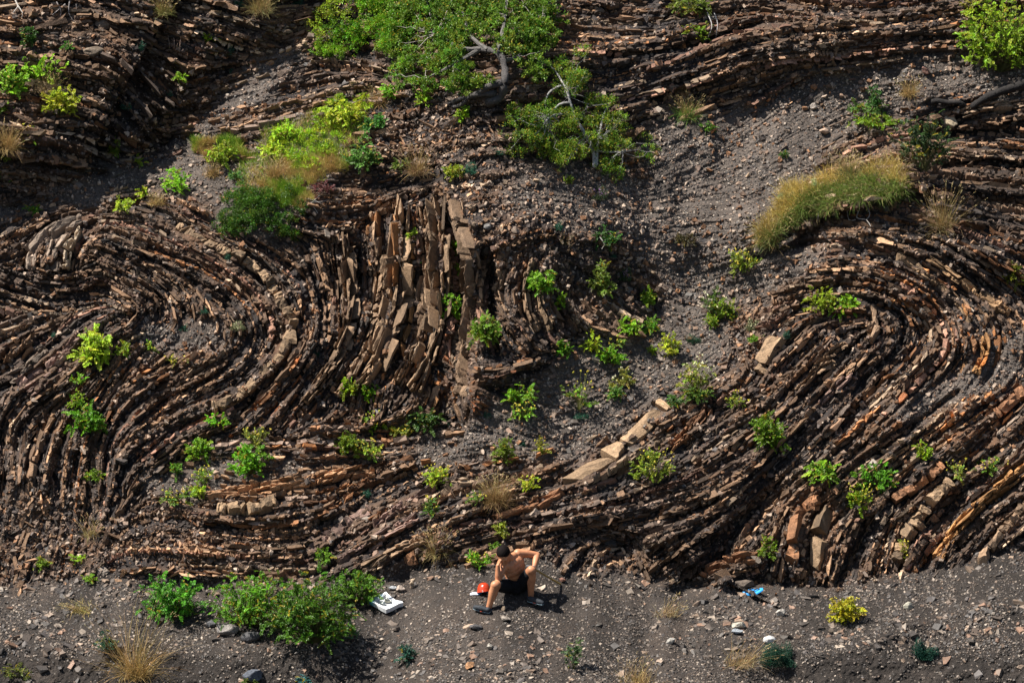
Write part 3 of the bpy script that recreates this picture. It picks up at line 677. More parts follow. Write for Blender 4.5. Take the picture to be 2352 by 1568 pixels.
def plant(kind, x, y, w, h, label, base=None, dens=1.0, yel=None, lean=0.0, pale=False, group=True):
    """x,y = middle of the plant on the face, w,h its spread"""
    if kind == 'bush': w, h = w * 1.12, h * 1.08
    W_, H_ = w / K, h / K
    b, n = frame(x, y + h * 0.42)
    b = b - n * .02
    root = empty(PL_NAME[kind], b, label, PL_CAT[kind], PL_GROUP[kind] if group else None)
    A = Acc(); S = Acc(); heads = []
    upd = norm(np.array([lean, -.35, 1.0]))
    area = W_ * H_
    if kind in ('fern', 'flower', 'bush'):
        base = base or (GREEN if kind != 'flower' else OLIVE)
        ns = int(max(7, 90 * math.sqrt(area) * (1.0 if kind != 'flower' else .8)) * dens)
        az = rng.uniform(0, 2 * math.pi, ns); rad = np.sqrt(rng.random(ns)) * .5
        end = b + np.stack([np.cos(az) * rad * W_, np.sin(az) * rad * W_ * .7 - .06, H_ * (.12 + .86 * rng.random(ns) ** .8 * np.sqrt(np.maximum(1 - (rad * 1.7) ** 2, .08)))], 1) + np.array([lean * H_ * .3, 0, 0])
        nf = int(10 * (1 if kind != 'flower' else .8))
        base = tuple(np.array(base) * np.exp(rng.normal(0, .22)) * np.array([rng.uniform(.7, 1.35), 1, rng.uniform(.7, 1.6)])); lsz = rng.uniform(.8, 1.3)
        for k in range(ns):
            mid = (b + end[k]) / 2 + np.array([0, 0, .15 * H_]) * random.uniform(-.3, 1)
            t = np.linspace(0, 1, 6)[:, None]; P = (1 - t) ** 2 * b + 2 * t * (1 - t) * mid + t * t * end[k]
            tube(S, P, .0035, .0015, (.12, .12, .04), 3)
            # compound leaves round the outer half
            nl = random.randint(2, 4)
            for q in range(nl):
                s0 = P[random.randint(3, 5)]; d0 = norm(norm(P[5] - P[3]) * .5 + rng.normal(0, .6, 3) + np.array([0, -.25, .35]))
                LL = lsz * random.uniform(.06, .13) * min(1.25, .7 + area * 2); m = nf
                tt = np.linspace(.15, 1, m); side = norm(np.cross(d0, norm(rng.normal(0, .5, 3) + np.array([0, -.6, .7]))))
                pp = s0 + d0 * (tt * LL)[:, None] - np.array([0, 0, .25]) * (tt ** 2 * LL)[:, None]
                cc = lcol(1, base, .22, 0)[0]
                for sg in (1, -1):
                    dd = norm(side * sg * .9 + d0 * .55 + rng.normal(0, .15, (m, 3)))
                    leaves(A, pp, dd, LL * .30 * (1.15 - .6 * tt) * rng.uniform(.8, 1.2, m), LL * .15, np.clip(cc * rng.uniform(.8, 1.25, (m, 1)), 0, 1) if rng.random() > (yel if yel is not None else .07) else lcol(m, (.32, .26, .02), .2, 0))
        if kind == 'flower':
            nf_ = min(26, int(4 + 28 * area * 4 * dens))
            az = rng.uniform(0, 2 * math.pi, nf_); rad = np.sqrt(rng.random(nf_)) * .55
            tip = b + np.stack([np.cos(az) * rad * W_, np.sin(az) * rad * W_ * .5 - .12, H_ * (.45 + .6 * rng.random(nf_))], 1) + np.array([lean * H_ * .6, 0, 0])
            for q in tip:
                t = np.linspace(0, 1, 4)[:, None]; P = b * (1 - t) + q * t + np.array([0, 0, .1 * H_]) * t * (1 - t)
                tube(S, P, .003, .002, (.22, .24, .06), 3)
            heads += [(q, 'cream' if pale else 'yellow') for q in tip]
    elif kind == 'feather':
        base = base or TEAL
        m = int(max(120, 2600 * area * 4) * dens)
        az = rng.uniform(0, 2 * math.pi, m); el = rng.uniform(-.05, 1, m)
        D = norm(np.stack([np.cos(az) * np.sqrt(1 - el * el * .8), np.sin(az) * .8 - .2, el * .9 + .15], 1))
        r0 = rng.uniform(.25, 1, m) ** .6
        ext = np.array([W_ / 2, W_ / 2.6, H_ * .85])
        lob = norm(rng.normal(0, 1, (6, 3)) + np.array([0, -.2, .2])); rad = .45 + .75 * np.exp(-(1 - (D @ lob.T)) * 5).max(1) * 1.0
        P = b + D * ext * (r0 * rad)[:, None] * .95
        D2 = norm(D + rng.normal(0, .45, (m, 3)))
        leaves(A, P, D2, rng.uniform(.02, .05, m), .006, lcol(m, base, .3, 0))
        leaves(A, P, norm(D2 + rng.normal(0, .8, (m, 3))), rng.uniform(.015, .03, m), .006, lcol(m, base, .3, 0))
        for k in range(10):
            q = b + D[k] * ext * .8; t = np.linspace(0, 1, 4)[:, None]; tube(S, b * (1 - t) + q * t, .003, .0015, (.1, .14, .08), 3)
        if pale:
            kk = P[P[:, 2] > b[2] + .2 * H_]; kk = kk[:: max(1, len(kk) // 70)]; heads += [(q, 'cream' if pale == 1 else 'pink') for q in kk]
    elif kind == 'tuft':
        base = base or STRAW
        m = int(max(70, 1500 * area * 3) * dens)
        off = rng.normal(0, .16, (m, 3)) * np.array([W_, W_ * .6, .02]); P0 = b + off
        az = rng.uniform(0, 2 * math.pi, m); D = norm(np.stack([np.cos(az) * .5 + lean, np.sin(az) * .45 - .15, np.full(m, 1.)], 1) + rng.normal(0, .15, (m, 3)))
        blades(A, P0, D, H_ * rng.uniform(.45, 1.15, m), .005, lcol(m, base, .3, .25, STRAW), rng.uniform(.3, 2.4, m), 4)
        mm = m // 6 + 6
        tip, d = blades(S, b + rng.normal(0, .12, (mm, 3)) * np.array([W_, W_ * .5, .02]), norm(D[:mm] + np.array([lean, 0, .2])), H_ * rng.uniform(.9, 1.5, mm), .004, lcol(mm, STRAW, .2, 0), .5, 5)
        for q in range(4): leaves(S, tip - d * .012 * q, norm(d + rng.normal(0, .4, d.shape)), .02, .007, lcol(mm, (.5, .38, .18), .2, 0))
    if A.n: A.build('foliage', M_straw if kind == 'tuft' else M_leaf, root, b)
    if S.n: S.build('stalks' if kind == 'tuft' else 'stem', M_straw, root, b)
    for q, hc in heads:
        fo = bpy.data.objects.new('flower', FLO[hc][random.randrange(3)]); col.objects.link(fo); fo.parent = root
        fo.location = (q - b).tolist(); fo.rotation_euler = (random.random() * 6, random.random() * 6, random.random() * 6)
        k = random.uniform(.7, 1.3) * (.6 if kind == 'feather' else 1.0); fo.scale = (k, k, k)
    return root

FLO = {}
for hc, cc in (('yellow', (.75, .62, .08)), ('cream', (.72, .68, .42)), ('pink', (.55, .30, .55))):
    FLO[hc] = []
    for _ in range(3):
        a_ = Acc(); lump(a_, np.array([[0, 0, 0], [.011, .004, .003], [-.006, .008, -.004], [.002, -.009, .005]]), .0095, lcol(4, cc, .15, 0))
        o = a_.build('flower', M_petal); FLO[hc].append(o.data); bpy.data.objects.remove(o)
PLANTS = [
 # kind, x, y, w, h, label, options
 ('bush',28,190,66,80,'lime green bush cut by the left edge high on the promontory',dict(base=LIME,dens=1.3,group=False)),
 ('bush',98,158,110,64,'lime green bush, topmost of the three on the left promontory',dict(base=LIME,dens=1.5)),
 ('bush',140,228,86,90,'lime green bush drooping below the dry grass on the left promontory',dict(base=LIME,dens=1.3)),
 ('fern',12,240,40,40,'small lime plant at the left edge under the lime green bushes',dict(base=LIME)),
 ('tuft',110,195,90,40,'brown dry grass tuft between the lime bushes of the left promontory',dict(base=(.33,.24,.14))),
 ('fern',70,85,36,60,'narrow dark green plant on the ledges near the top left corner',dict(base=DARKG)),
 ('flower',75,312,48,50,'sparse yellow topped plant on the shaded ledges at far left',dict(dens=.7)),
 ('fern',12,345,50,50,'dull olive plant clipped by the left edge on the dark ledges',dict(base=OLIVE)),
 ('tuft',18,325,50,60,'tan grass tuft at the left edge above the olive plant',dict()),
 ('fern',6,400,36,40,'dark green sprig at the left edge below the olive plant',dict(base=DARKG)),
 ('fern',265,336,26,44,'slim green sprig in the shade of the promontory foot',dict()),
 ('fern',318,365,28,22,'tiny bright green sprig where promontory meets the gully',dict()),
 ('tuft',372,18,70,40,'yellow green grass clump on the top edge left of centre',dict(base=(.26,.26,.08))),
 ('tuft',600,10,60,50,'tall tan grass clump hanging from the top edge beside teal tufts',dict(base=(.3,.25,.1))),
 ('feather',548,6,32,24,'blue green feathery plant at the top edge left of the tan grass clump',dict()),
 ('feather',682,4,34,20,'blue green feathery plant at the top edge nearest the big tree',dict()),
 ('feather',322,105,34,28,'blue green feathery plant beside a pale stone on the promontory',dict()),
 ('feather',525,116,30,28,'blue green feathery plant high on the shaded flank',dict()),
 ('feather',478,128,22,18,'smallest blue green plant on the shaded flank',dict()),
 ('feather',535,163,22,18,'blue green plant at the bottom of the shaded flank by the gully',dict()),
 ('fern',415,180,34,28,'small green plant beside dead sticks above the gully',dict()),
 ('fern',480,85,26,26,'small green sprig on the upper shaded flank',dict()),
 ('feather',290,245,28,18,'blue green sprig in deep shade of the promontory',dict()),
 ('feather',390,215,22,16,'blue green sprig under the dead sticks in the shade',dict()),
 ('fern',158,105,36,24,'dark sprig with bare twigs high on the promontory',dict(base=DARKG)),
 ('fern',75,480,28,20,'small green plant on grey scree at the lower gully end',dict()),
 ('fern',285,466,46,46,'round bright green plant alone on the scree of the left gully',dict(base=LIME,dens=1.3)),
 ('fern',402,412,58,64,'tall bright green plant in the grass left of the meadow strip',dict(base=LIME,dens=1.2)),
 ('fern',328,443,30,30,'small yellowing plant between the round plant and the tall bright plant',dict(base=LIME,yel=.3)),
 ('tuft',360,458,50,26,'low tan grass tuft under the small yellowing plant',dict()),
 ('tuft',490,390,50,34,'brown dry tuft on the slope left of the dark ivy mat',dict(base=(.3,.2,.08))),
 ('fern',507,352,86,56,'spreading bright green plant at the upper left end of the meadow strip',dict(base=LIME,dens=1.3)),
 ('fern',540,402,36,28,'dark green plant at the left end of the ivy mat',dict(base=DARKG)),
 ('bush',905,208,62,46,'yellow green bush below the lower left edge of the big tree',dict(base=LIME,dens=1.4)),
 ('fern',972,226,30,42,'slender yellow green sapling beside the yellow green bush',dict(base=LIME)),
 ('tuft',870,225,40,40,'tan grass tuft left of the yellow green bush',dict()),
 ('bush',835,352,66,80,'dark green bush at the right end of the meadow strip',dict(base=DARKG,dens=1.3)),
 ('bush',862,278,50,44,'dark green bush between meadow strip and rubble',dict(base=DARKG)),
 ('bush',790,258,90,60,'bright lime bush at the upper end of the meadow strip',dict(base=LIME,dens=1.4)),
 ('bush',655,300,50,40,'bright lime bush halfway up the meadow strip',dict(base=LIME,dens=1.4)),
 ('bush',627,345,60,44,'yellow green bush at the lower left of the meadow strip',dict(base=LIME,dens=1.3)),
 ('feather',665,442,44,24,'pale sage plant on the dark ivy mat',dict(base=PALEG)),
 ('bush',735,428,70,30,'red leaved bush beside bare white twigs at the ivy mat',dict(base=(.11,.03,.018),dens=.6,yel=0)),
 ('tuft',632,390,60,44,'golden brown tuft in the meadow strip above the ivy mat',dict(base=(.35,.22,.08))),
 ('fern',220,800,76,92,'tall lime green plant on the left fold below its hinge',dict(base=LIME,dens=1.4)),
 ('fern',288,800,34,36,'pale green sprig right of the tall lime plant',dict()),
 ('fern',180,868,38,28,'small green plant above the pair at the lower left',dict()),
 ('fern',182,918,56,50,'yellow green plant, upper of the pair on the lower left beds',dict(base=LIME,dens=1.2)),
 ('fern',205,962,86,76,'broad green plant, lower of the pair on the lower left beds',dict(dens=1.3)),
 ('feather',163,968,34,26,'pale blue green sprig touching the broad green plant',dict(base=PALEG)),
 ('fern',500,962,48,34,'low green plant at the lower end of the thick curved bed',dict()),
 ('fern',455,1030,64,54,'green plant with pale sprig below the thick curved bed',dict(dens=1.2)),
 ('flower',590,1005,70,50,'thin yellow speckled plant above the large green plant',dict(dens=.6)),
 ('fern',577,1058,84,74,'large green plant above the row of orange blocks',dict(dens=1.3)),
 ('fern',215,1091,46,32,'small green plant among upright brown beds at lower left',dict()),
 ('fern',404,1076,26,26,'tiny green plant left of the yellow topped plant',dict()),
 ('flower',465,1090,50,46,'yellow topped plant on grey soil left of the orange block row',dict(dens=.8)),
 ('fern',455,1122,36,28,'lime plant just under the yellow topped plant',dict(base=LIME)),
 ('flower',405,1140,80,34,'trailing yellow flowered stems on grey soil at lower left',dict(dens=.5)),
 ('feather',527,583,24,30,'blue green plant on the thick bed of the left fold',dict()),
 ('feather',467,711,34,18,'blue green plant in the middle of the left fold',dict()),
 ('feather',422,748,24,22,'blue green plant on the small scree patch of the left fold',dict()),
 ('feather',628,716,26,24,'blue green plant at the hinge of the thick curved bed',dict()),
 ('feather',548,746,42,26,'cream flowered cushion on the small scree patch',dict(base=(.16,.17,.08),pale=1)),
 ('feather',122,768,16,16,'tiny blue green plant on grey beds at far left',dict()),
 ('flower',405,825,60,24,'low yellow green plant under the small scree patch',dict(dens=.6)),
 ('flower',345,795,30,24,'small yellow plant between fold core and scree patch',dict(dens=.6)),
 ('feather',727,808,22,20,'blue green tuft between curved beds right of the thick bed',dict()),
 ('fern',803,893,44,44,'green plant, left of two at the foot of the rusty fin',dict(dens=1.2)),
 ('fern',849,903,40,54,'green plant, right of two at the foot of the rusty fin',dict(dens=1.2)),
 ('fern',945,538,18,20,'tiny green sprig at the top of the upright beds',dict()),
 ('fern',971,606,16,20,'tiny green sprig wedged between upright beds',dict()),
 ('fern',1052,570,40,38,'bright green plant near the top of the dark cleft',dict(dens=1.2)),
 ('fern',1058,618,22,18,'small green sprig in the dark cleft under the topmost plant',dict()),
 ('fern',1042,705,46,66,'hanging green plant halfway down the dark cleft',dict(dens=1.4)),
 ('fern',1116,756,62,76,'full bright green plant at the foot of the rightmost fin',dict(dens=1.5)),
 ('fern',1243,646,62,64,'full green plant on the small curved beds right of the fins',dict(dens=1.4)),
 ('fern',1290,690,28,50,'thin leafy sprout below the plant on the curved beds',dict(dens=.7)),
 ('fern',1297,800,38,46,'small green plant at the left edge of the central scree',dict()),
 ('fern',1380,640,60,96,'long trailing yellow green plant on a dark boulder right of centre',dict(base=(.22,.34,.03),dens=1.1)),
 ('bush',1390,546,62,48,'dark green bush with bare white twigs above the trailing plant',dict(base=DARKG)),
 ('feather',1437,622,46,56,'pink flowered grey green cushion beside the trailing plant',dict(base=(.07,.12,.05),pale=2)),
 ('feather',1408,585,26,16,'blue green sprig above the pink flowered cushion',dict()),
 ('fern',1487,682,34,36,'green plant alone on scree right of the pink flowered cushion',dict()),
 ('fern',1447,752,52,48,'green plant, left of two under the dead stalks in the chute',dict()),
 ('fern',1495,746,50,42,'green plant, right of two under the dead stalks in the chute',dict()),
 ('fern',1362,786,46,56,'yellow green fern on the scree above the low round plant',dict(base=LIME)),
 ('fern',1402,816,68,44,'low round green plant on the central scree',dict(dens=1.3)),
 ('flower',1418,785,36,30,'small olive plant between the two ferns of the central scree',dict(dens=.6)),
 ('fern',1540,790,40,62,'thin yellow green plant at the right side of the chute',dict(base=LIME)),
 ('fern',1500,800,18,22,'tiny green plant in the chute between ferns and the thin plant',dict()),
 ('flower',1430,868,62,50,'cream flowered plant on pale flat stones of the scree',dict(dens=.8,pale=True)),
 ('fern',1415,900,38,34,'small dark green plant under the cream flowered plant',dict(base=DARKG)),
 ('flower',1330,905,70,96,'tall thin stemmed yellow flowers on the central scree',dict(dens=.35)),
 ('feather',1335,952,40,20,'blue green plant under the tall yellow flowers',dict()),
 ('fern',1197,905,84,48,'wide green plant on scree below the dark fin foot',dict(dens=1.4)),
 ('flower',1200,945,60,46,'yellowing plant directly under the wide green plant',dict(base=LIME,dens=1.1)),
 ('fern',1156,1036,50,70,'upright green plant on scree between fins and the man',dict(dens=1.3)),
 ('feather',1200,1015,20,18,'tiny blue green plant right of the upright green plant',dict()),
 ('flower',1245,1025,40,40,'dry stalks with yellow heads on the lower central scree',dict(dens=.5)),
 ('fern',795,1018,52,50,'green plant, left of three under the curved beds',dict(dens=1.2)),
 ('flower',850,1035,70,54,'brownish yellow plant below the middle green plant',dict(dens=.7)),
 ('flower',862,972,48,56,'yellow tipped green plant under the rusty fin plants',dict(dens=1.1,base=GREEN)),
 ('fern',975,965,72,46,'dark green plant with dry stalks below the upright beds',dict(base=(.06,.14,.02),dens=1.2)),
 ('flower',922,988,60,26,'low yellow flowered mat left of the dark plant with dry stalks',dict(dens=1.0)),
 ('feather',1028,966,22,22,'blue green plant right of the dark plant with dry stalks',dict()),
 ('feather',1120,950,22,20,'blue green plant between broken rusty rocks and scree',dict()),
 ('flower',1005,1090,70,50,'yellow green plant on sloping beds above the man to the left',dict(dens=1.1,base=LIME)),
 ('flower',990,1163,40,52,'bushy green plant with yellow buds on the purple slabs',dict(dens=.8,base=GREEN)),
 ('flower',1095,1143,44,30,'small yellow flowered plant above the purple slabs',dict(dens=.9)),
 ('tuft',1140,1135,70,60,'reddish brown dry tuft on the ledge above the man',dict(base=(.2,.12,.05))),
 ('flower',1216,1112,42,50,'pale yellow plant left of the large tan slab',dict(dens=.9,base=LIME)),
 ('feather',840,1130,30,24,'blue green plant under the right end of the orange block row',dict()),
 ('flower',1500,1072,90,86,'large yellow flowered plant at the right end of the tan slab',dict(dens=1.2)),
 ('flower',1600,868,76,110,'green plant with tall pale yellow flower stalks beside the chute',dict(dens=.8,pale=True)),
 ('fern',1600,905,66,46,'dense green cushion at the base of the tall flower stalks',dict(base=(.07,.15,.02),dens=1.2)),
 ('fern',1552,918,36,30,'dark green plant at the top end of the tan slab',dict(base=DARKG)),
 ('flower',1692,918,50,46,'sparse yellow flowered plant in dark rock right of the tall stalks',dict(dens=.6)),
 ('flower',1640,700,60,70,'pale yellow flowers on the right bank of the chute',dict(dens=.7,pale=True)),
 ('fern',1668,710,50,58,'green plant touching the pale yellow flowers of the chute bank',dict()),
 ('flower',1706,605,72,60,'yellow flowered plant below the tip of the grass mound',dict(dens=1.1)),
 ('fern',1635,735,36,32,'small green plant low on the right bank of the chute',dict()),
 ('feather',1595,775,52,24,'blue green mat at the chute bank foot',dict(base=(.04,.10,.05))),
 ('feather',1727,742,42,36,'cream flowered cushion on the right bank of the chute',dict(base=(.16,.17,.08),pale=1)),
 ('fern',1735,777,28,18,'small bright sprig under the cream cushion of the right bank',dict()),
 ('feather',1805,765,20,26,'dark blue green plant above the block at the right fold core',dict()),
 ('fern',1888,690,80,66,'bright green plant, larger of two on the right fold',dict(base=LIME,dens=1.5)),
 ('fern',1942,702,46,48,'bright green plant, smaller of two on the right fold',dict(base=LIME,dens=1.3)),
 ('fern',1767,990,68,92,'tall green plant on the lower limb of the right fold',dict(dens=1.4)),
 ('fern',1886,1086,68,46,'wide green plant on beds above the rusty pillar',dict(dens=1.3)),
 ('fern',2005,1092,84,70,'broad leaved green plant, upper of two right of the pillars',dict(dens=1.2)),
 ('flower',1975,1148,60,70,'yellow dotted green plant, lower of two right of the pillars',dict(base=GREEN,dens=.9)),
 ('fern',2122,1037,42,50,'small green plant on grey beds at the right',dict()),
 ('flower',2200,1080,56,50,'olive plant on the dark beds near the right edge',dict(dens=.5)),
 ('flower',2268,1068,70,40,'yellow flower stems leaning right beside the olive plant',dict(dens=.8,lean=.5)),
 ('fern',1763,1256,38,64,'narrow green plant left of the rusty pillar',dict(dens=1.1)),
 ('flower',2073,1270,24,60,'thin yellow flowered stem at the foot of the right slabs',dict(dens=.6)),
 ('flower',1942,1400,72,60,'bright yellow flowering bush on the scree at the lower right',dict(dens=2.2,base=(.36,.36,.02))),
 ('flower',1098,1285,62,46,'leafy plant with drooping buds beside the seated man',dict(dens=.6,base=GREEN)),
 ('fern',1135,1248,22,22,'tiny green sprig above the head of the seated man',dict()),
 ('fern',1150,1212,34,30,'small grassy sprig higher above the head of the seated man',dict(base=OLIVE)),
 ('fern',745,1274,40,44,'thin green plant above the long row of dark bushes',dict(dens=.7)),
 ('bush',392,1372,124,96,'round dark green bush, leftmost of the bushes at the slope foot',dict(base=(.10,.22,.01),dens=1.9)),
 ('bush',585,1380,200,126,'dark green bush with white twigs, second at the slope foot',dict(base=(.10,.22,.01),dens=2.0)),
 ('bush',712,1405,200,156,'largest dark green bush at the slope foot',dict(base=(.12,.25,.01),dens=2.3)),
 ('bush',822,1350,110,72,'dark green bush touching the white foam tray',dict(base=(.10,.22,.01),dens=1.7)),
 ('fern',245,1472,46,44,'solitary blue green plant on scree at the lower left',dict(base=(.035,.11,.05))),
 ('fern',933,1498,36,42,'blue green sprig on the scree below the foam tray',dict(base=(.03,.12,.08))),
 ('fern',805,1450,40,44,'wispy green plant below the foam tray at the bush foot',dict(base=(.06,.14,.06),dens=.7)),
 ('feather',1790,1500,96,66,'large dark teal bush, wider of two on the lower right',dict(base=(.025,.085,.05),dens=1.6)),
 ('feather',2124,1488,60,58,'dark teal bush, round one nearest the lower right corner',dict(base=(.025,.09,.06),dens=1.8)),
 ('tuft',312,1495,100,150,'tall golden dry grass tuft at the bottom left',dict(base=(.34,.22,.07),dens=.11)),
 ('tuft',1690,1500,110,70,'bleached dry grass tuft left of the wide teal bush',dict(base=(.42,.31,.16),dens=.13,lean=.5)),
 ('tuft',1465,1548,130,50,'golden dry grass tuft on the bottom edge right of centre',dict(base=(.36,.25,.1),dens=.2)),
 ('tuft',1530,1395,70,40,'dry straw heap on the scree right of the man',dict(base=(.36,.27,.15),dens=.3,lean=.4)),
 ('tuft',190,1385,110,40,'dry yellow stalks lying on the scree at the left',dict(base=(.45,.36,.1),dens=.2,lean=-.8)),
 ('fern',1318,1500,44,84,'tall wispy green plant below the man on the scree',dict(base=(.07,.12,.03),dens=.5)),
 ('fern',575,1560,30,22,'tiny plant with a yellow flower on the bottom edge',dict(base=(.1,.16,.02))),
 ('fern',205,1325,30,22,'small olive plant above the yellow stalks on the left scree',dict(base=OLIVE)),
 ('fern',97,1290,34,20,'low green plant, leftmost on the lower left rubble',dict()),
 ('fern',183,1278,34,18,'low green plant, right one on the lower left rubble',dict()),
 ('tuft',210,1215,50,40,'withered tuft on the lower left rubble',dict(dens=.4,base=(.3,.25,.1))),
 ('fern',40,1540,70,40,'low grassy plant in the bottom left corner',dict(base=(.1,.14,.03))),
 ('fern',700,1560,34,18,'small blue green plant on the bottom edge below the dark bushes',dict(base=(.03,.11,.07))),
 ('tuft',1010,1255,60,60,'brown grassy tuft on the ledge left of the man',dict(base=(.25,.2,.08),dens=.6)),
 ('feather',1143,344,36,28,'blue green feathery plant, upper of two left of the pale shrub',dict()),
 ('feather',1078,385,44,40,'blue green feathery plant, lower of two left of the pale shrub',dict()),
 ('fern',1040,392,44,34,'olive green plant left of the lower feathery plant',dict(base=OLIVE)),
 ('fern',920,375,34,26,'small olive plant on rubble below the meadow strip end',dict(base=OLIVE)),
 ('tuft',960,378,50,60,'brown dry stalks on the rubble below the big tree',dict(base=(.25,.17,.09),dens=.6)),
 ('fern',1060,262,30,40,'thin yellow green sprout under the gnarled trunk',dict(base=LIME,dens=.8)),
 ('feather',1282,517,32,26,'blue green feathery plant alone on the grey rubble',dict()),
 ('feather',1372,440,54,42,'grey green cushion with pale blossoms under the pale shrub',dict(base=(.09,.13,.06),pale=2)),
 ('fern',1305,410,26,24,'tiny olive plant on the grey mound',dict(base=OLIVE)),
 ('tuft',1580,252,56,50,'bright green grassy tuft at the top of the chute',dict(base=(.14,.26,.04))),
 ('fern',1628,292,40,22,'flat bright green branchlet below the grassy tuft of the chute',dict()),
 ('bush',1590,12,110,40,'olive bush on the top edge right of the big tree',dict(base=OLIVE)),
 ('bush',1605,72,60,44,'small green bush below the olive bush on the top edge',dict(base=GREEN)),
 ('fern',2008,224,34,70,'upright conifer like sapling at the right scree',dict(base=DARKG,dens=1.2)),
 ('bush',1992,245,90,34,'flat dark green branch beside the sapling on the right scree',dict(base=(.07,.15,.02))),
 ('bush',2010,275,130,24,'low lime green branch trailing under the sapling',dict(base=LIME)),
 ('tuft',2088,205,44,40,'tan dry grass tuft above the dark root on the right',dict()),
 ('bush',2120,330,130,150,'sparse dark bush in shade right of the grass mound',dict(base=(.035,.075,.014),dens=.9)),
 ('fern',2330,630,40,50,'yellow green sprig near the right edge above the fold',dict(base=OLIVE)),
 ('tuft',2165,495,60,90,'tan grass tuft hanging right of the grass mound',dict(base=(.25,.19,.09),dens=.4)),
 ('bush',2298,82,190,185,'big bright green bush in the upper right corner',dict(base=(.19,.34,.015),dens=2.4,yel=.03)),
 ('bush',2240,12,60,40,'small olive bush on the top edge near the right corner',dict(base=OLIVE)),
 ('fern',1800,350,22,18,'tiny dark plant on the upper chute scree',dict(base=DARKG)),
 ('fern',1575,548,50,30,'flat brown green mat under the upper chute',dict(base=(.09,.09,.03))),
 ('bush',1290,545,60,40,'brown wiry bush on the grey rubble right of the fins',dict(base=(.12,.08,.03),dens=.5,yel=0)),
]
for kind, x, y, w_, h_, lab, kw in PLANTS:
    g = kw.pop('group', True)
    plant(kind, x, y, w_, h_, lab, group=g, **kw)
print('plants', len(PLANTS))

# ------------------------------------------------------------------ leafy crowns of the tree and shrubs
def crown(A, blobs, nclump, lc, llen, base, yel=.04, per=24, holes=()):
    """blobs: (x, y, rx, ry, lift, thick) on the face; clumps of leaves near their skins"""
    sub = []
    for bx, by, rx, ry, lift, th in blobs:
        for _ in range(max(3, int(rx * ry / 170))):
            d = norm(rng.normal(0, 1, 3)); r = rng.uniform(.35, 1.0); q = rng.uniform(13, 27) * (1 if rx > 35 else .7)
            qx, qy = bx + d[0] * rx * r, by - d[1] * ry * r
            if any((qx - hx_) ** 2 / hr ** 2 + (qy - hy_) ** 2 / hs ** 2 < 1 for hx_, hy_, hr, hs in holes): continue
            sub.append((bx + d[0] * rx * r, by - d[1] * ry * r, q, lift + d[2] * th * r, rng.uniform(.75, 1.25), rng.uniform(.8, 1.6)))
    wgt = np.array([b[2] ** 2 for b in sub], float); wgt /= wgt.sum()
    ids = rng.choice(len(sub), nclump, p=wgt); ends = []
    for k in ids:
        bx, by, q, lift, kc, ky = sub[k]
        d = norm(rng.normal(0, 1, 3) + np.array([0, .5, .25])); r = rng.uniform(.7, 1.05)
        px, py = bx + d[0] * q * r, by - d[1] * q * .8 * r
        c = point(px, py, max(.01, grid_s(H0, bx, by) + lift + d[2] * q / K * r - grid_s(H0, px, py)) + grid_s(H0, px, py))
        ends.append(c)
        cb = lcol(1, base, .18, 0)[0] * kc * np.array([ky ** .5, 1, 1])
        out = d[0] * np.array([1, 0, 0]) + d[1] * UPV - d[2] * FWD
        dd = norm(rng.normal(0, .6, (per, 3)) + np.array([-.1, -.2, .35]) + out * .5)
        off = rng.normal(0, 1, (per, 3)) * lc * .4
        col_ = np.clip(cb * rng.uniform(.7, 1.35, (per, 1)), 0, 1); kk = rng.random(per) < yel; col_[kk] = (.42, .32, .03)
        leaves(A, c + off, dd, llen * rng.uniform(.7, 1.3, per), llen * .42, col_)
    return np.array(ends)
def limb(S, pts, r0, r1, colr, n=8, rough=.06):
    """pts: (x, y, lift) on the face"""
    Q = resample(np.array(pts, float), 7.0)
    P = point(Q[:, 0], Q[:, 1], grid_s(H0, Q[:, 0], Q[:, 1]) + Q[:, 2])
    m = len(P); r = np.linspace(r0, r1, m) / K * (1 + .08 * np.sin(np.arange(m) * 1.3))
    tube(S, P, r, None, colr, n, rough)
def twigs(S, starts, ends, n, colr, r=.006):
    starts = np.array(starts)
    for e in ends[rng.choice(len(ends), min(n, len(ends)), replace=False)]:
        s = starts[np.argmin(np.linalg.norm(starts - e, axis=1) + rng.random(len(starts)) * .2)]
        t = np.linspace(0, 1, 7)[:, None]; P = s * (1 - t) + e * t + rng.normal(0, .02, (7, 3)) * np.sin(t * 3.14) + np.array([0, 0, .08]) * np.sin(t * 3.14) * rng.uniform(-1, 1)
        tube(S, P, r, r * .3, colr, 4)
def fp(x, y, l): return point(x, y, grid_s(H0, x, y) + l)

b0 = fp(1150, 225, .1)
root = empty('oak_tree', b0, 'big leafy tree with a gnarled bending trunk at the top centre', 'tree')
A = Acc(); S = Acc(); Tk = Acc()
bl = [(1000,60,85,80,.35,.35),(930,110,60,60,.25,.25),(1090,50,90,70,.4,.35),(1180,60,80,70,.35,.35),(1245,75,50,60,.25,.25),(960,175,70,45,.3,.2),(1030,160,70,55,.3,.25),(1090,195,60,30,.3,.15),
      (1060,110,60,50,.4,.3),(1200,140,60,50,.3,.25),(1265,40,40,45,.2,.2),(1120,0,140,40,.4,.3),(985,0,90,40,.4,.3),(1230,190,40,40,.2,.15),(900,150,30,25,.2,.12)]
bl += [(1230,110,40,50,.2,.15),(1210,20,60,30,.25,.2),(1275,90,22,40,.15,.1),(900,60,40,60,.2,.15)]
en = crown(A, bl, 2500, .042, .045, (.115,.225,.022), .05, 22, holes=((1150,170,30,58),(1195,205,34,34),(1115,118,34,16),(1090,228,60,18),(1180,150,20,20)))
limb(Tk, [(1120,236,.12),(1150,222,.22),(1158,190,.36),(1160,160,.42),(1150,128,.42),(1130,117,.38),(1100,113,.35)], 11, 6, (.075,.068,.064), 10, .10)
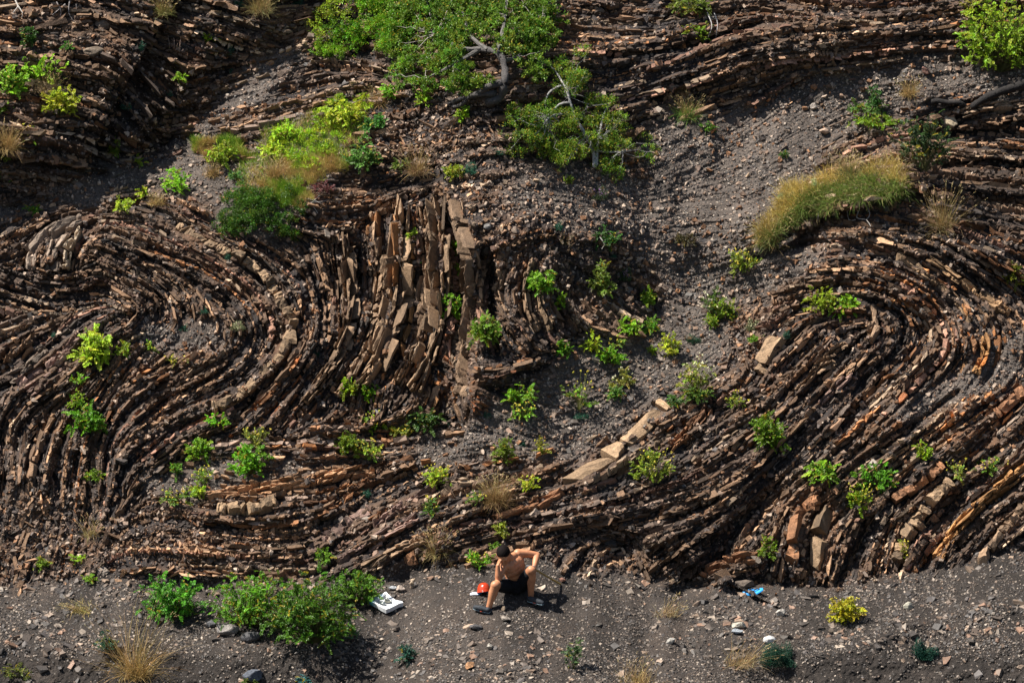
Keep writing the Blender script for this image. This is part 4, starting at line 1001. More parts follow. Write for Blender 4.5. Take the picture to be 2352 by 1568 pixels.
limb(Tk, [(1154,190,.34),(1120,200,.34),(1095,216,.25),(1062,226,.14),(1030,238,.03)], 9, 4, (.07,.063,.06), 9, .08)
limb(Tk, [(1140,215,.24),(1110,216,.26),(1080,222,.22),(1062,240,.12),(1040,246,.02)], 8, 4, (.065,.058,.055), 9, .08)
Br = Acc()
for P in ([(1140,118,.42),(1150,90,.45),(1160,40,.5),(1165,-20,.5)],[(1105,113,.38),(1060,110,.4),(1000,80,.4),(950,60,.3)],[(1120,115,.4),(1080,80,.45),(1060,20,.45)],[(1150,100,.42),(1190,80,.4),(1240,50,.3)],[(1155,140,.4),(1190,130,.3),(1215,100,.3)],[(1100,114,.36),(1040,150,.35),(980,180,.3)]):
    limb(Br, P, 6, 2, (.12,.11,.10), 6)
st = [fp(x, y, .4) for x, y in ((1150,90),(1160,40),(1060,110),(1000,80),(1080,80),(1190,80),(1240,50),(1040,150),(980,180),(1190,130))]
twigs(Br, st, en, 70, TWIG, .006)
Tk.build('trunk', M_bark, root, b0, True); Br.build('branches', M_bark, root, b0); A.build('crown', M_leaf, root, b0)

b0 = fp(1375, 390, .05)
root = empty('shrub', b0, 'loose yellow green shrub with bare white branches right of the big tree', 'shrub')
A = Acc(); S = Acc(); Tk = Acc()
bl = [(1305,175,45,60,.25,.2),(1290,250,50,60,.3,.2),(1200,270,55,35,.25,.15),(1230,310,60,35,.3,.2),(1340,300,70,50,.3,.2),(1410,290,45,30,.2,.12),(1300,350,60,35,.25,.15),(1395,345,60,30,.2,.12),(1480,335,35,25,.12,.1),(1490,360,20,14,.12,.08),
      (1370,245,40,40,.2,.15),(1330,130,28,24,.2,.12),(1170,250,22,16,.15,.1),(1250,330,40,25,.2,.12),(1400,385,40,22,.1,.08),(1195,345,24,12,.1,.05)]
en = crown(A, bl, 1350, .055, .032, (.13,.245,.02), .12, 18)
WH = (.38,.36,.34)
for P, r0, r1 in (([(1366,385,.08),(1362,345,.2),(1345,310,.3),(1322,270,.36),(1308,230,.4),(1300,200,.4),(1285,198,.36),(1262,212,.3),(1250,240,.2)],5,2),([(1310,235,.4),(1285,240,.38),(1262,262,.3),(1245,268,.25)],3,1.5),
      ([(1322,268,.36),(1290,262,.38),(1260,272,.35),(1240,300,.3),(1225,310,.25)],3.5,1.5),([(1370,380,.1),(1372,340,.2),(1378,300,.25),(1392,250,.2),(1405,235,.15)],4,1.5),([(1366,345,.2),(1400,350,.2),(1450,345,.15)],2.5,1),([(1300,205,.4),(1280,170,.3),(1262,150,.25),(1235,140,.2)],2.5,1.2),([(1240,290,.3),(1215,285,.25),(1195,275,.2),(1180,268,.2)],2.5,1)):
    limb(Tk, P, r0, r1, WH, 6)
twigs(Tk, [fp(x, y, .3) for x, y in ((1345,310),(1322,270),(1300,220),(1375,320),(1260,272),(1430,348))], en, 110, WH, .0045)
Tk.build('branches', M_bark, root, b0); A.build('crown', M_leaf, root, b0)

# bushes that hang from the upper left of the tree
b0 = fp(820, 60, .1); root = empty('shrub', b0, 'dense low green shrub draping the slope left of the big tree', 'shrub'); A = Acc()
crown(A, [(760,115,45,25,.1,.08),(800,90,60,35,.12,.1),(850,50,60,45,.15,.12),(890,90,45,40,.15,.1),(870,10,50,30,.15,.12),(920,30,40,50,.2,.12)], 900, .05, .034, (.14,.31,.015), .06, 20); A.build('foliage', M_leaf, root, b0)
b0 = fp(740, 60, .1); root = empty('shrub', b0, 'open yellow green shrub at the upper left of the draping shrub', 'shrub'); A = Acc(); Tk = Acc()
en = crown(A, [(745,60,35,30,.15,.1),(770,20,45,30,.2,.15),(820,0,40,20,.2,.15),(730,100,15,15,.1,.08)], 220, .06, .034, (.25,.40,.03), .1, 14)
twigs(Tk, [fp(790, 60, .05), fp(800, 30, .1)], en, 30, (.1, .09, .08), .007); Tk.build('branches', M_bark, root, b0); A.build('foliage', M_leaf, root, b0)
b0 = fp(580, 490, .05); root = empty('ivy_mat', b0, 'dark green creeping ivy mat below the meadow strip', 'creeper'); A = Acc()
crown(A, [(540,500,50,30,.08,.06),(590,490,60,45,.1,.08),(650,500,35,40,.08,.07),(620,450,60,20,.08,.05),(560,450,50,22,.08,.05),(690,470,20,20,.05,.04),(520,530,30,14,.08,.04),(660,540,20,12,.06,.04)], 900, .045, .03, (.055,.135,.012), .02, 20); A.build('foliage', M_leaf, root, b0)

b0 = fp(730, 320, .02); root = empty('shrub', b0, 'low lime green shrub carpet running down the meadow strip', 'shrub'); A = Acc()
crown(A, [(800,245,50,22,.06,.05),(770,275,40,25,.05,.05),(655,300,35,18,.05,.05),(700,322,45,22,.05,.04),(745,300,40,26,.05,.04),(640,345,40,18,.05,.04),(690,372,50,18,.04,.04),(745,345,40,26,.04,.04),(800,305,28,30,.05,.04),(835,240,20,14,.05,.04)], 520, .045, .034, (.27,.42,.02), .08, 18); A.build('foliage', M_leaf, root, b0)
# meadow strip: uncountable grass
def grass(name, polys, n, h, cols, label_kind='stuff', lean=(-.1, -.2), droop=.6):
    A = Acc(); P = []
    while len(P) < n:
        for po in polys:
            xs_ = [p[0] for p in po]; ys_ = [p[1] for p in po]
            q = rng.uniform([min(xs_), min(ys_)], [max(xs_), max(ys_)], (n, 2)); q = q[inpoly(q[:, 0] + 40 * fbm(q[:, 0], q[:, 1], 22, 2, 34), q[:, 1] + 40 * fbm(q[:, 0], q[:, 1], 22, 2, 35), po)]; P += list(q[:max(1, n // len(polys))])
    P = np.array(P[:n]); m = len(P); B0 = surf(P[:, 0], P[:, 1]) - np.array([0, 0, .01])
    cl = fbm(P[:, 0], P[:, 1], 35, 3, 33) * 2 + rng.normal(0, .15, m)
    c = np.array(cols)[np.clip(((cl + .6) / 1.2 * len(cols)).astype(int), 0, len(cols) - 1)] * np.exp(rng.normal(0, .25, (m, 1)))
    D = norm(rng.normal(0, .35, (m, 3)) + np.array([lean[0], lean[1], 1]))
    blades(A, B0, D, h * rng.uniform(.5, 1.3, m), .006, c, rng.uniform(.3, 1.2, m) * droop, 3)
    o = A.build(name, M_straw); tag(o, kind='stuff'); return o
grass('meadow_grass', [[(600,420),(700,420),(720,460),(660,480),(590,450)],[(590,330),(640,280),(740,270),(800,235),(860,240),(840,300),(800,370),(740,420),(640,430),(560,440),(540,410)],[(440,330),(540,320),(580,360),(480,370)],[(640,380),(760,340),(800,380),(700,425)]], 30000, .12,
      [(.13,.24,.02),(.2,.32,.025),(.32,.36,.05),(.46,.36,.13),(.42,.28,.10)])

# grass mound on the right
b0 = fp(1950, 480, .0)
root = empty('grass_mound', b0, 'overhanging mound of long green and golden grass on the right mass', 'grass mound')
A = Acc(); G2 = Acc()
po = [(1745,560),(1755,520),(1800,450),(1860,425),(1930,400),(2020,380),(2075,400),(2085,450),(2030,462),(1960,470),(1890,480),(1840,510),(1790,545)]
q = rng.uniform([1740, 375], [2095, 565], (30000, 2)); q = q[inpoly(q[:, 0] + 45 * fbm(q[:, 0], q[:, 1], 20, 2, 34), q[:, 1] + 40 * fbm(q[:, 0], q[:, 1], 20, 2, 35), po)][:11000]; m = len(q)
v = np.clip((q[:, 1] - np.interp(q[:, 0], [1745, 1860, 2000, 2090], [545, 425, 385, 410])) / 70, 0, 1)
Pm = fp(q[:, 0], q[:, 1], 0) + np.array([0, -1, 0]) * (.10 * v * (1 - v) * 4)[:, None]
c = np.where((v < .22 + .12 * rng.random(m))[:, None], np.array([(.48,.36,.10)]), np.array([(.13,.19,.03)])); c = c * np.exp(rng.normal(0, .3, (m, 1)))
k = rng.random(m) < .18; c[k] = np.array((.40,.30,.12)) * rng.uniform(.6, 1.2, (k.sum(), 1))
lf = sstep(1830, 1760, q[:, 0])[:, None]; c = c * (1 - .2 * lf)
D = norm(rng.normal(0, .28, (m, 3)) + np.array([-.35, -.75, .5]) + (1 - v)[:, None] * np.array([.2, .45, .5]))
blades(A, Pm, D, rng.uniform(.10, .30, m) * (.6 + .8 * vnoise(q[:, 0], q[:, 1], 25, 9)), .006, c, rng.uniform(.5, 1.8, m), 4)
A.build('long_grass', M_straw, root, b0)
mm = 110; q = rng.uniform([1900, 385], [2090, 415], (mm, 2)); pp = fp(q[:, 0], q[:, 1], .02)
tip, d = blades(G2, pp, norm(rng.normal(0, .15, (mm, 3)) + np.array([.35, -.1, 1])), rng.uniform(.2, .42, mm), .004, lcol(mm, (.42,.32,.16), .2, 0), .8, 5)
for q_ in range(6): leaves(G2, tip - d * .014 * q_, norm(d + rng.normal(0, .3, d.shape)), .022, .008, lcol(mm, (.42,.34,.19), .2, 0))
G2.build('seed_stalks', M_straw, root, b0)
plant('feather', 1880, 420, 46, 40, 'pale sage bush on the grass mound, upper one', base=(.36,.46,.25), dens=2)
plant('feather', 1812, 442, 60, 44, 'pale sage bush at the left end of the grass mound', base=(.36,.46,.25), dens=2)
plant('tuft', 1950, 385, 60, 50, 'dark green rushes on top of the grass mound', base=(.05,.085,.03), dens=1.0)
plant('tuft', 1765, 545, 60, 60, 'green grass tuft at the lower left tip of the grass mound', base=(.12,.15,.04), dens=.8)

# dead twigs and roots ------------------------------------------------
def deadwood(label, lines, r0, r1, colr, name='dead_root', cat='root', rough=.08, group=None):
    x, y, l = lines[0][0]; b = fp(x, y, l); S = Acc()
    for P in lines: limb(S, P, r0, r1, colr, 6 if r0 < 4 else 10, rough)
    o = S.build(name, M_bark, None, b, r0 >= 4); o.location = b.tolist(); tag(o, label, cat, group); return o
BK = (.018,.015,.014)
deadwood('thick black root lying along the scree near the right edge', [[(2232,246,.05),(2262,226,.1),(2300,210,.12),(2340,198,.12),(2380,180,.08)]], 8, 12, BK)
deadwood('black looping root left of the thick black root', [[(2130,240,-.02),(2150,232,.08),(2180,236,.08),(2205,236,.12),(2225,250,.02)],[(2205,236,.12),(2215,256,-.02)]], 7, 5, BK)
WT = (.42,.39,.35)
deadwood('bare white roots dangling under the grass mound', [[(1975,478,.0),(1968,500,.12),(1990,505,.12),(2000,520,.1)],[(1945,480,0),(1950,505,.1),(1965,505,.1)],[(1990,470,.02),(1998,492,.14),(1990,505,.12)],[(1880,486,.05),(1878,505,.1),(1868,520,.1)]], 1.6, .7, WT)
deadwood('long thin white root on the upper limb of the right fold', [[(2070,590,.02),(2100,620,.05),(2125,650,.05),(2145,690,.04)],[(2010,560,.02),(2045,566,.06),(2060,580,.05)],[(2155,565,.02),(2185,580,.06)]], 1.4, .6, WT)
deadwood('white twigs under the dark green bush right of centre', [[(1378,545,.1),(1388,560,.12),(1382,572,.1)],[(1388,560,.12),(1400,566,.12)]], 1.6, .6, WT, 'dead_twig', 'twigs')
deadwood('curved white twig on the dark boulder right of centre', [[(1385,665,.05),(1392,690,.12),(1412,700,.08)]], 1.3, .5, WT, 'dead_twig', 'twigs')
deadwood('white twig loop under the hanging plant of the dark cleft', [[(1035,722,.05),(1050,745,.12),(1065,752,.12),(1078,735,.08)]], 1.6, .6, WT, 'dead_twig', 'twigs')
deadwood('tangle of white twigs right of the ivy mat', [[(690,455,.05),(720,460,.1),(750,475,.08)],[(700,475,.02),(720,462,.1),(735,448,.08)],[(715,465,.08),(745,462,.1),(760,455,.05)],[(705,450,.05),(730,490,.07)]], 1.5, .6, WT, 'dead_twig', 'twigs')
deadwood('bare forked white branch in the top left corner', [[(35,0,.1),(42,15,.15),(52,30,.15),(50,42,.1)],[(42,15,.15),(30,30,.12)]], 1.8, .8, WT, 'dead_twig', 'twigs')
deadwood('bare grey twigs hanging on the ledge right of the forked branch', [[(130,5,.1),(140,30,.12),(125,60,.05)],[(160,0,.1),(158,30,.12),(170,50,.05)],[(150,10,.1),(120,35,.12)],[(175,10,.1),(180,45,.05)]], 1.6, .6, (.28,.25,.24), 'dead_twig', 'twigs')
deadwood('bleached roots hanging below the small green bush on the top edge', [[(1625,30,.1),(1635,60,.12),(1625,90,.05)],[(1640,30,.1),(1648,55,.1),(1642,100,.03)]], 1.5, .6, (.35,.33,.32))
deadwood('stick lying across the scree at the foot of the grass mound bank', [[(1905,290,.02),(1925,282,.06),(1950,270,.05)]], 2.2, 1.2, (.2,.14,.1), 'stick', 'stick')
deadwood('straight pale stick on the gully slope left of the big tree', [[(800,240,.02),(835,228,.06),(880,212,.05)]], 1.3, .9, (.3,.25,.2), 'stick', 'stick')
deadwood('yellow dry stalk standing above the chute plants', [[(1420,775,.02),(1424,745,.12),(1436,715,.2)],[(1424,745,.12),(1430,720,.2)],[(1426,760,.1),(1418,735,.2)]], 1.2, .8, (.45,.33,.14), 'dry_stalk', 'stalks')
deadwood('brown upright dry stems in the shade above the gully', [[(390,110,.02),(388,95,.15),(386,82,.25)],[(400,112,.02),(400,92,.15),(398,86,.2)],[(412,114,.02),(414,96,.15),(415,86,.25)],[(405,112,.02),(408,100,.15)]], 1.0, .6, (.25,.17,.13), 'dry_stalk', 'stalks')

# ================================================================== LOOSE STONES
import bmesh
def ico(sub=3):
    bm = bmesh.new(); bmesh.ops.create_icosphere(bm, subdivisions=sub, radius=1)
    v = np.array([x.co[:] for x in bm.verts]); f = np.array([[q.index for q in p.verts] for p in bm.faces]); bm.free(); return v, f
IV, IF = ico(4)
def stone(x, y, w_, h_, colr, label, rot=0.0, flat=.5, sink=.25, ncut=9, roundness=0.0, name='stone', col2=None, parent=None):
    b, n = frame(x, y + h_ * .3); V = IV.copy()
    for _ in range(ncut):
        k = norm(rng.normal(0, 1, 3)); d = rng.uniform(.45 + .3 * roundness, .85); dd = V @ k - d; V = V - np.maximum(dd, 0)[:, None] * k * (1 - .5 * roundness)
    V += .03 * rng.normal(0, 1, (1, 3)) + .02 * (np.sin(V[:, [1, 2, 0]] * 9 + 1.3) )
    a = w_ / 2 / K * 1.15; c = h_ / K * .6 * 1.2
    V = V * np.array([a, max(a * .7, c), c])
    cr, sr = math.cos(rot), math.sin(rot)
    V = V @ np.array([[cr, 0, sr], [0, 1, 0], [-sr, 0, cr]])
    nz = fbm(V[:, 0] * 300 + x, V[:, 2] * 300 + y + V[:, 1] * 200, 6, 3, 5)[:, None]
    C = np.array(colr) * (1 + 1.1 * nz)
    o = make_mesh(name, V, IF, M_rock, None, np.clip(C, .01, .8)); o.location = (b + n * c * (1 - sink * 2)).tolist()
    tag(o, label, 'stone', 'loose stones lying on the slope'); return o
STONES = [
 (2183,269,44,34,(.42,.33,.22),'pale tan block resting under the thick black root',-.35,.3),(525,1441,60,24,(.20,.18,.165),'large grey stone at the foot of the second dark bush',-.1,0),
 (578,1461,44,18,(.06,.058,.06),'rounded dark grey cracked stone beside the large grey stone',.2,.7),(488,1432,24,14,(.09,.09,.095),'small dark grey stone left of the large grey stone',0,.4),
 (2087,1391,22,14,(.30,.28,.22),'single pale stone on bare soil at the lower right',0,0),(1768,1468,26,13,(.55,.54,.52),'bright white stone above the wide teal bush',.1,.8),
 (582,1546,52,26,(.09,.10,.12),'flat blue grey slab in the soil near the bottom edge',-.3,0),(1697,1435,34,15,(.36,.33,.27),'pale flat stone, upper of two on the scree left of the wide teal bush',0,0),
 (1695,1450,26,12,(.24,.26,.28),'blue grey flat stone, lower of two on the scree left of the wide teal bush',0,0),(1161,1420,30,9,(.27,.23,.19),'flat grey brown stone below the feet of the man',-.3,0),
 (1157,1396,16,12,(.26,.19,.13),'small brown stone between the feet of the man',.6,0),(1093,1438,30,12,(.07,.065,.065),'dark flat stone below the left shoe of the man',-.25,0),
 (1127,1484,20,14,(.30,.27,.23),'lone pale stone on the scree under the dark flat stone',0,0),(1078,1530,28,13,(.33,.17,.08),'orange brown stone among chips near the bottom edge',.4,0),
 (1706,1337,46,22,(.13,.10,.078),'striped brown boulder above the blue flip flop',.05,.1),(1790,1407,26,15,(.42,.38,.33),'pale angular stone on the scree below the blue flip flop',.4,0),
 (350,117,22,16,(.26,.19,.13),'rounded tan boulder beside the blue green plant on the promontory',0,.9),(236,50,54,22,(.17,.125,.09),'broad brown boulder near the top of the promontory',0,.2),(215,118,52,20,(.16,.12,.085),'broad brown boulder in the middle of the promontory ledges',0,.2),
 (2127,160,26,18,(.26,.14,.11),'reddish block on the grey scree near the top right',-.3,0),(1868,240,20,16,(.34,.29,.25),'pale slab standing on the chute scree',.5,0),(1890,300,26,12,(.38,.27,.2),'pinkish flat stone under the stick at the chute edge',-.3,0),
 (966,1346+14,0,0,None,None,0,0),(920,1352,26,13,(.36,.29,.24),'flat pink grey stone right of the foam tray',-.25,0),(902,1350,18,9,(.28,.29,.30),'small grey flat stone near the top corner of the foam tray',0,0),
 (690,160,0,0,None,None,0,0),(1118,520,22,12,(.15,.14,.13),'grey angular stone above the dark cleft',.2,0),(1885,200,0,0,None,None,0,0),(1735,1262,0,0,None,None,0,0),(1290,1330,18,8,(.2,.1,.07),'reddish flat stone on the scree at the cliff foot right of the man',0,0),
 (1543,1272+60,18,10,(.38,.26,.16),'small orange stone on the scree right of the cliff foot bulge',0,0),(1765,1448,0,0,None,None,0,0),(1540,1470,24,14,(.3,.28,.25),'pale twin pointed stone on the scree right of centre bottom',.3,0),(540,745+12,16,8,(.5,.46,.4),'small white flat stone under the cream cushion of the left fold',0,0),
]
for sx_, sy_, sw, sh, cc, lab, ro, rd in STONES:
    if cc is not None: stone(sx_, sy_, sw, sh, cc, lab, ro, roundness=rd, ncut=6 if rd > .5 else 16)

# ================================================================== THE SEATED MAN
def zxy(zx, zy): return 1056.6 + zx * .12892, 1231.2 + zy * .12892
gx0, gy0 = zxy(1000, 975); HG = float(grid_s(H, gx0, gy0)) + .02
def J(zx, zy, dh):
    x_, y_ = zxy(zx, zy); return point(x_, y_, HG + dh)
def WV(x_, v_, h_): return np.array([x_, 0, 0]) + v_ * UPV - h_ * FWD
def ghz(zx, zy):
    x_, y_ = zxy(zx, zy); return float(grid_s(H, x_, y_)) - HG
bS = Vector(J(1000, 975, 0).tolist())
SV, SF = ico(3)
def capsule(acc, p0, r0, p1, r1, n=None):
    d = np.linalg.norm(p1 - p0); k = n or max(2, int(d / (min(r0, r1) * .35)) + 1)
    for t in np.linspace(0, 1, k): acc.add(SV * (r0 * (1 - t) + r1 * t) + (p0 * (1 - t) + p1 * t), SF)
KR = 1.0
def chain(acc, pts):
    for (p0, r0), (p1, r1) in zip(pts[:-1], pts[1:]): capsule(acc, p0, r0 * KR, p1, r1 * KR)
def ell(acc, c, ax, rad):
    M = np.stack(ax); acc.add((SV * np.array(rad)) @ M + c, SF)
def soft_mesh(name, acc, mat, parent, vox=.006, it=6, origin=bS):
    o = acc.build(name, mat, parent, np.array(origin[:]), True)
    m = o.modifiers.new('join', 'REMESH'); m.mode = 'VOXEL'; m.voxel_size = vox; m.use_smooth_shade = True
    s_ = o.modifiers.new('smooth', 'SMOOTH'); s_.factor = .5; s_.iterations = it
    dg = bpy.context.evaluated_depsgraph_get(); me = bpy.data.meshes.new_from_object(o.evaluated_get(dg)); o.modifiers.clear(); o.data = me
    if not me.materials: me.materials.append(mat)
    return o
man = empty('person', np.array(bS[:]), 'seated shirtless man in black shorts resting his head on his hand', 'person')
M_skin = mat_plain('skin', (.46, .20, .10), .5, .4, 9, .28); M_hair = mat_plain('dark_hair', (.007, .0045, .004), .8, .1, 120, .5, .6)
M_short = mat_plain('black_cloth', (.010, .010, .012), .9, .15, 40, .3, .4); M_shoe = mat_plain('dark_shoe', (.022, .026, .032), .7, .3, 60, .4, .4)
M_sole = mat_plain('grey_sole', (.22, .30, .34), .6, .3, 30, .2); M_red = mat_plain('orange_trim', (.6, .09, .03), .5); M_blue = mat_plain('blue_trim', (.03, .2, .6), .5)
B_ = Acc(); KR = 1.22
pel, wai, che, upc = J(1000,850,.0), J(1010,740,.05), J(975,580,.14), J(930,450,.20)
nek = J(885,385,.26)
lat = norm(J(1050,330,.14) - J(760,520,.30)); lat2 = norm(J(1090,860,0) - J(915,870,.0))
def torso(c, l, up_, rx, rz, ry):
    l = norm(l); u_ = norm(up_ - (up_ @ l) * l); f_ = np.cross(l, u_); ell(B_, c, (l, f_, u_), (rx * 1.16, rz * 1.1, ry))
axis = norm(upc - pel)
torso(pel, lat2, axis, .155, .11, .10); torso(J(1005,790,.03), lat2, axis, .14, .10, .09); torso(wai, lat2 + lat * .3, axis, .132, .092, .09)
torso((wai + che) / 2, lat2 + lat, axis, .142, .098, .09); torso(che, lat, axis, .155, .105, .10); torso((che + upc) / 2, lat, axis, .165, .105, .09); torso(upc, lat, axis, .165, .095, .075)
shR, shL = J(1035,305,.14), J(790,515,.29)
capsule(B_, shR, .055, shL, .055); capsule(B_, (shR + nek) / 2, .055, nek, .052)
# chest muscles
chf = norm(np.cross(lat, axis)); chf = chf if chf @ (-FWD) > 0 else -chf
ell(B_, upc + lat * .07 + chf * .06 - axis * .02, (lat, chf, axis), (.075, .045, .06)); ell(B_, upc - lat * .07 + chf * .06 - axis * .02, (lat, chf, axis), (.075, .045, .06))
# neck and head
hc = J(775,318,.38); hu = norm(WV(-.15, .60, .80)); hf = norm(WV(-.02, -.80, .55)); hf = norm(hf - (hf @ hu) * hu); hl = np.cross(hu, hf)
HS = 1.24
chain(B_, [(nek, .055), (hc - hu * (.05 * HS) - hf * (.02 * HS), .05)])
ell(B_, hc, (hl, hf, hu), (.075 * HS, .095 * HS, .09 * HS)); ell(B_, hc + hf * (.035 * HS) - hu * (.055 * HS), (hl, hf, hu), (.058 * HS, .06 * HS, .065 * HS)); ell(B_, hc + hf * (.06 * HS) - hu * (.105 * HS), (hl, hf, hu), (.03 * HS, .028 * HS, .022 * HS))
chain(B_, [(hc + hf * (.098 * HS) - hu * (.005 * HS), .010), (hc + hf * (.115 * HS) - hu * (.042 * HS), .014)])   # nose
capsule(B_, hc + hf * (.088 * HS) + hu * (.012 * HS) + hl * (.04 * HS), .012, hc + hf * (.088 * HS) + hu * (.012 * HS) - hl * (.04 * HS), .012)  # brow
capsule(B_, hc + hf * (.09 * HS) - hu * (.075 * HS) + hl * (.018 * HS), .008, hc + hf * (.09 * HS) - hu * (.075 * HS) - hl * (.018 * HS), .008)  # lips
for sg in (1, -1): ell(B_, hc + hl * (.078 * HS) * sg - hu * (.015 * HS) - hf * (.005 * HS), (hl, hf, hu), (.010 * HS, .02 * HS, .032 * HS))
# arms
elR, wrR = J(1372,335,.05), J(1325,530,.22)
chain(B_, [(shR, .058), ((shR * .6 + elR * .4) + UPV * .008, .050), (elR, .040), (elR * .7 + wrR * .3, .042), (wrR, .027)])
elL, wrL = J(676,792,.38), J(676,520,.43)
chain(B_, [(shL, .056), (shL * .5 + elL * .5, .042), (elL, .034), (elL * .65 + wrL * .35, .037), (wrL, .024)])
# left hand of the picture: loose fist against the brow
def hand(w_, pd, nrm_, thumb, curl, sc=1.0):
    """w_ wrist, pd towards fingers, nrm_ palm side; fingers curl to the palm side"""
    pd = norm(pd); nrm_ = norm(nrm_ - (nrm_ @ pd) * pd); sd = np.cross(pd, nrm_) * thumb
    for k in np.linspace(-1, 1, 4): capsule(B_, w_ + pd * .01 + sd * k * .018, .016, w_ + pd * .085 + sd * k * .03, .013)
    for k, ln in zip((-1, -.33, .33, 1), (.060, .075, .080, .070)):
        p = w_ + pd * .088 + sd * k * .032; d = pd.copy()
        for q, fr in enumerate((.42, .32, .26)):
            a_ = curl * (1, 1.1, .8)[q]; d = norm(d * math.cos(a_) + nrm_ * math.sin(a_)); n2 = norm(nrm_ * math.cos(a_) - d * math.sin(a_)) if False else nrm_
            p2 = p + d * ln * fr * 1.15; capsule(B_, p, .0092 - q * .0008, p2, .0084 - q * .0008); p = p2
    p = w_ + pd * .03 + sd * .035; d = norm(pd * .6 + sd * .8 + nrm_ * .3); p2 = p + d * .045; p3 = p2 + norm(pd * .7 + nrm_ * .7 - sd * .1) * .035
    capsule(B_, w_ + pd * .02 + sd * .015, .015, p2, .012); capsule(B_, p2, .0115, p3, .0095)
hand(wrL, norm(J(712,425,.43) - wrL), norm(hc - wrL + WV(.1, 0, 0)), 1, .75)
hdA = J(1288,560,.30)
hx1, hy1 = zxy(1790, 850); hdB = point(hx1, hy1, float(grid_s(H, hx1, hy1)) + .02)
hd = norm(hdB - hdA)
grip = hdA + hd * .05
hand(wrR, norm(grip - wrR + WV(-.03, .0, .02)), norm(WV(-.3, -.7, -.1)), -1, .95)
# legs
hiL, knL = J(915,870,.02), J(632,872,.44); axL, ayL = 505, 1290; anL = J(axL, ayL, ghz(430, 1350) - .03)
hiR, knR = J(1090,860,.02), J(1272,608,.37); anR = J(1262, 1085, ghz(1290, 1180) - .03)
for hi, kn, an_ in ((hiL, knL, anL), (hiR, knR, anR)):
    chain(B_, [(hi, .088), (hi * .5 + kn * .5, .075), (kn, .059), (kn * .9 + an_ * .1, .055), (kn * .68 + an_ * .32 + FWD * .012, .056), (kn * .35 + an_ * .65, .040), (an_, .033)])
    capsule(B_, an_, .033, an_ - UPV * .04, .036)
body = soft_mesh('body', B_, M_skin, man, .0055, 5)
# hair cap
Hh = Acc(); ell(Hh, hc + hu * .015 - hf * .015, (hl, hf, hu), (.081 * HS, .098 * HS, .092 * HS)); hair = soft_mesh('hair', Hh, M_hair, man, .005, 2)
me = hair.data; bm = bmesh.new(); bm.from_mesh(me); cc_ = Vector((hc - np.array(bS[:])).tolist())
kill = [v for v in bm.verts if ((v.co - cc_) @ Vector(hu.tolist())) < .020 + .30 * max(0, (v.co - cc_) @ Vector(hf.tolist())) - (.068 if (v.co - cc_) @ Vector(hf.tolist()) < 0 else 0)]
bmesh.ops.delete(bm, geom=kill, context='VERTS')
for v in bm.verts: v.co += v.normal * random.uniform(-.001, .003)
bm.to_mesh(me); bm.free()
# shorts
Sh = Acc(); KR = 1.12
def torso2(c, l, up_, rx, rz, ry):
    l = norm(l); u_ = norm(up_ - (up_ @ l) * l); f_ = np.cross(l, u_); ell(Sh, c, (l, f_, u_), (rx, rz, ry))
torso2(pel, lat2, axis, .172, .125, .105); torso2(J(1005,800,.03), lat2, axis, .150, .108, .06)
for hi, kn, f_ in ((hiL, knL, .84), (hiR, knR, .80)):
    e_ = hi * (1 - f_) + kn * f_; chain(Sh, [(hi, .102), (hi * .5 + e_ * .5 - UPV * .01, .095), (e_ - UPV * .006, .080)])
chain(Sh, [(pel - UPV * .04, .10), (pel - FWD * .08 - UPV * .06, .08)]); chain(Sh, [(pel - FWD * .05 - UPV * .03, .09), ((knL + knR) / 2 * .35 + pel * .65 - UPV * .05, .06)])
soft_mesh('shorts', Sh, M_short, man, .008, 4)
# shoes
KR = 1.1
for an_, tx_, ty_, hx_, hy_ in ((anL, 285, 1285, 530, 1355), (anR, 1400, 1185, 1215, 1150)):
    heel = J(hx_, hy_, ghz(hx_, hy_ + 20) + .01); toe = J(tx_, ty_, ghz(tx_, ty_ + 20) + .03)
    d = toe - heel; L_ = np.linalg.norm(d); d = d / L_
    if L_ < .25: toe = heel + norm(toe - heel - FWD * (.25 - L_)) * .26; d = norm(toe - heel)
    heel = heel + d * .03; nn = norm(snormal(*zxy(hx_, hy_), 12.0)); nn = norm(nn - (nn @ d) * d)
    Q_ = Acc(); chain(Q_, [(heel + nn * .035, .036), (heel + d * .10 + nn * .035, .038), (toe - d * .06 + nn * .025, .036), (toe - d * .03 + nn * .02, .030)]); chain(Q_, [(heel + nn * .04, .036), (an_ - UPV * .02, .040)])
    chain(Q_, [(an_ - UPV * .025, .038), (heel + d * .12 + nn * .045, .030)])
    sh = soft_mesh('shoe', Q_, M_shoe, man, .006, 3)
    Q_ = Acc(); sdv = np.cross(d, nn)
    for t in np.linspace(-.01, .20, 12): 
        ww = .036 + .008 * math.sin(t * 14); ell(Q_, heel + d * t + nn * .004, (d, sdv, nn), (.03, ww, .011))
    soft_mesh('sole', Q_, M_sole, sh, .005, 1)
    sh_ = sh
    Q_ = Acc(); ell(Q_, heel + d * .09 + nn * .012 + sdv * .0, (d, sdv, nn), (.04, .047, .008)); o = Q_.build('trim', M_red, sh, np.array(bS[:]), True)
    Q_ = Acc(); capsule(Q_, an_ + UPV * .01 - d * .035, .010, an_ - UPV * .03 - d * .04, .012); Q_.build('heel_tab', M_blue, sh, np.array(bS[:]), True)
KR = 1.0
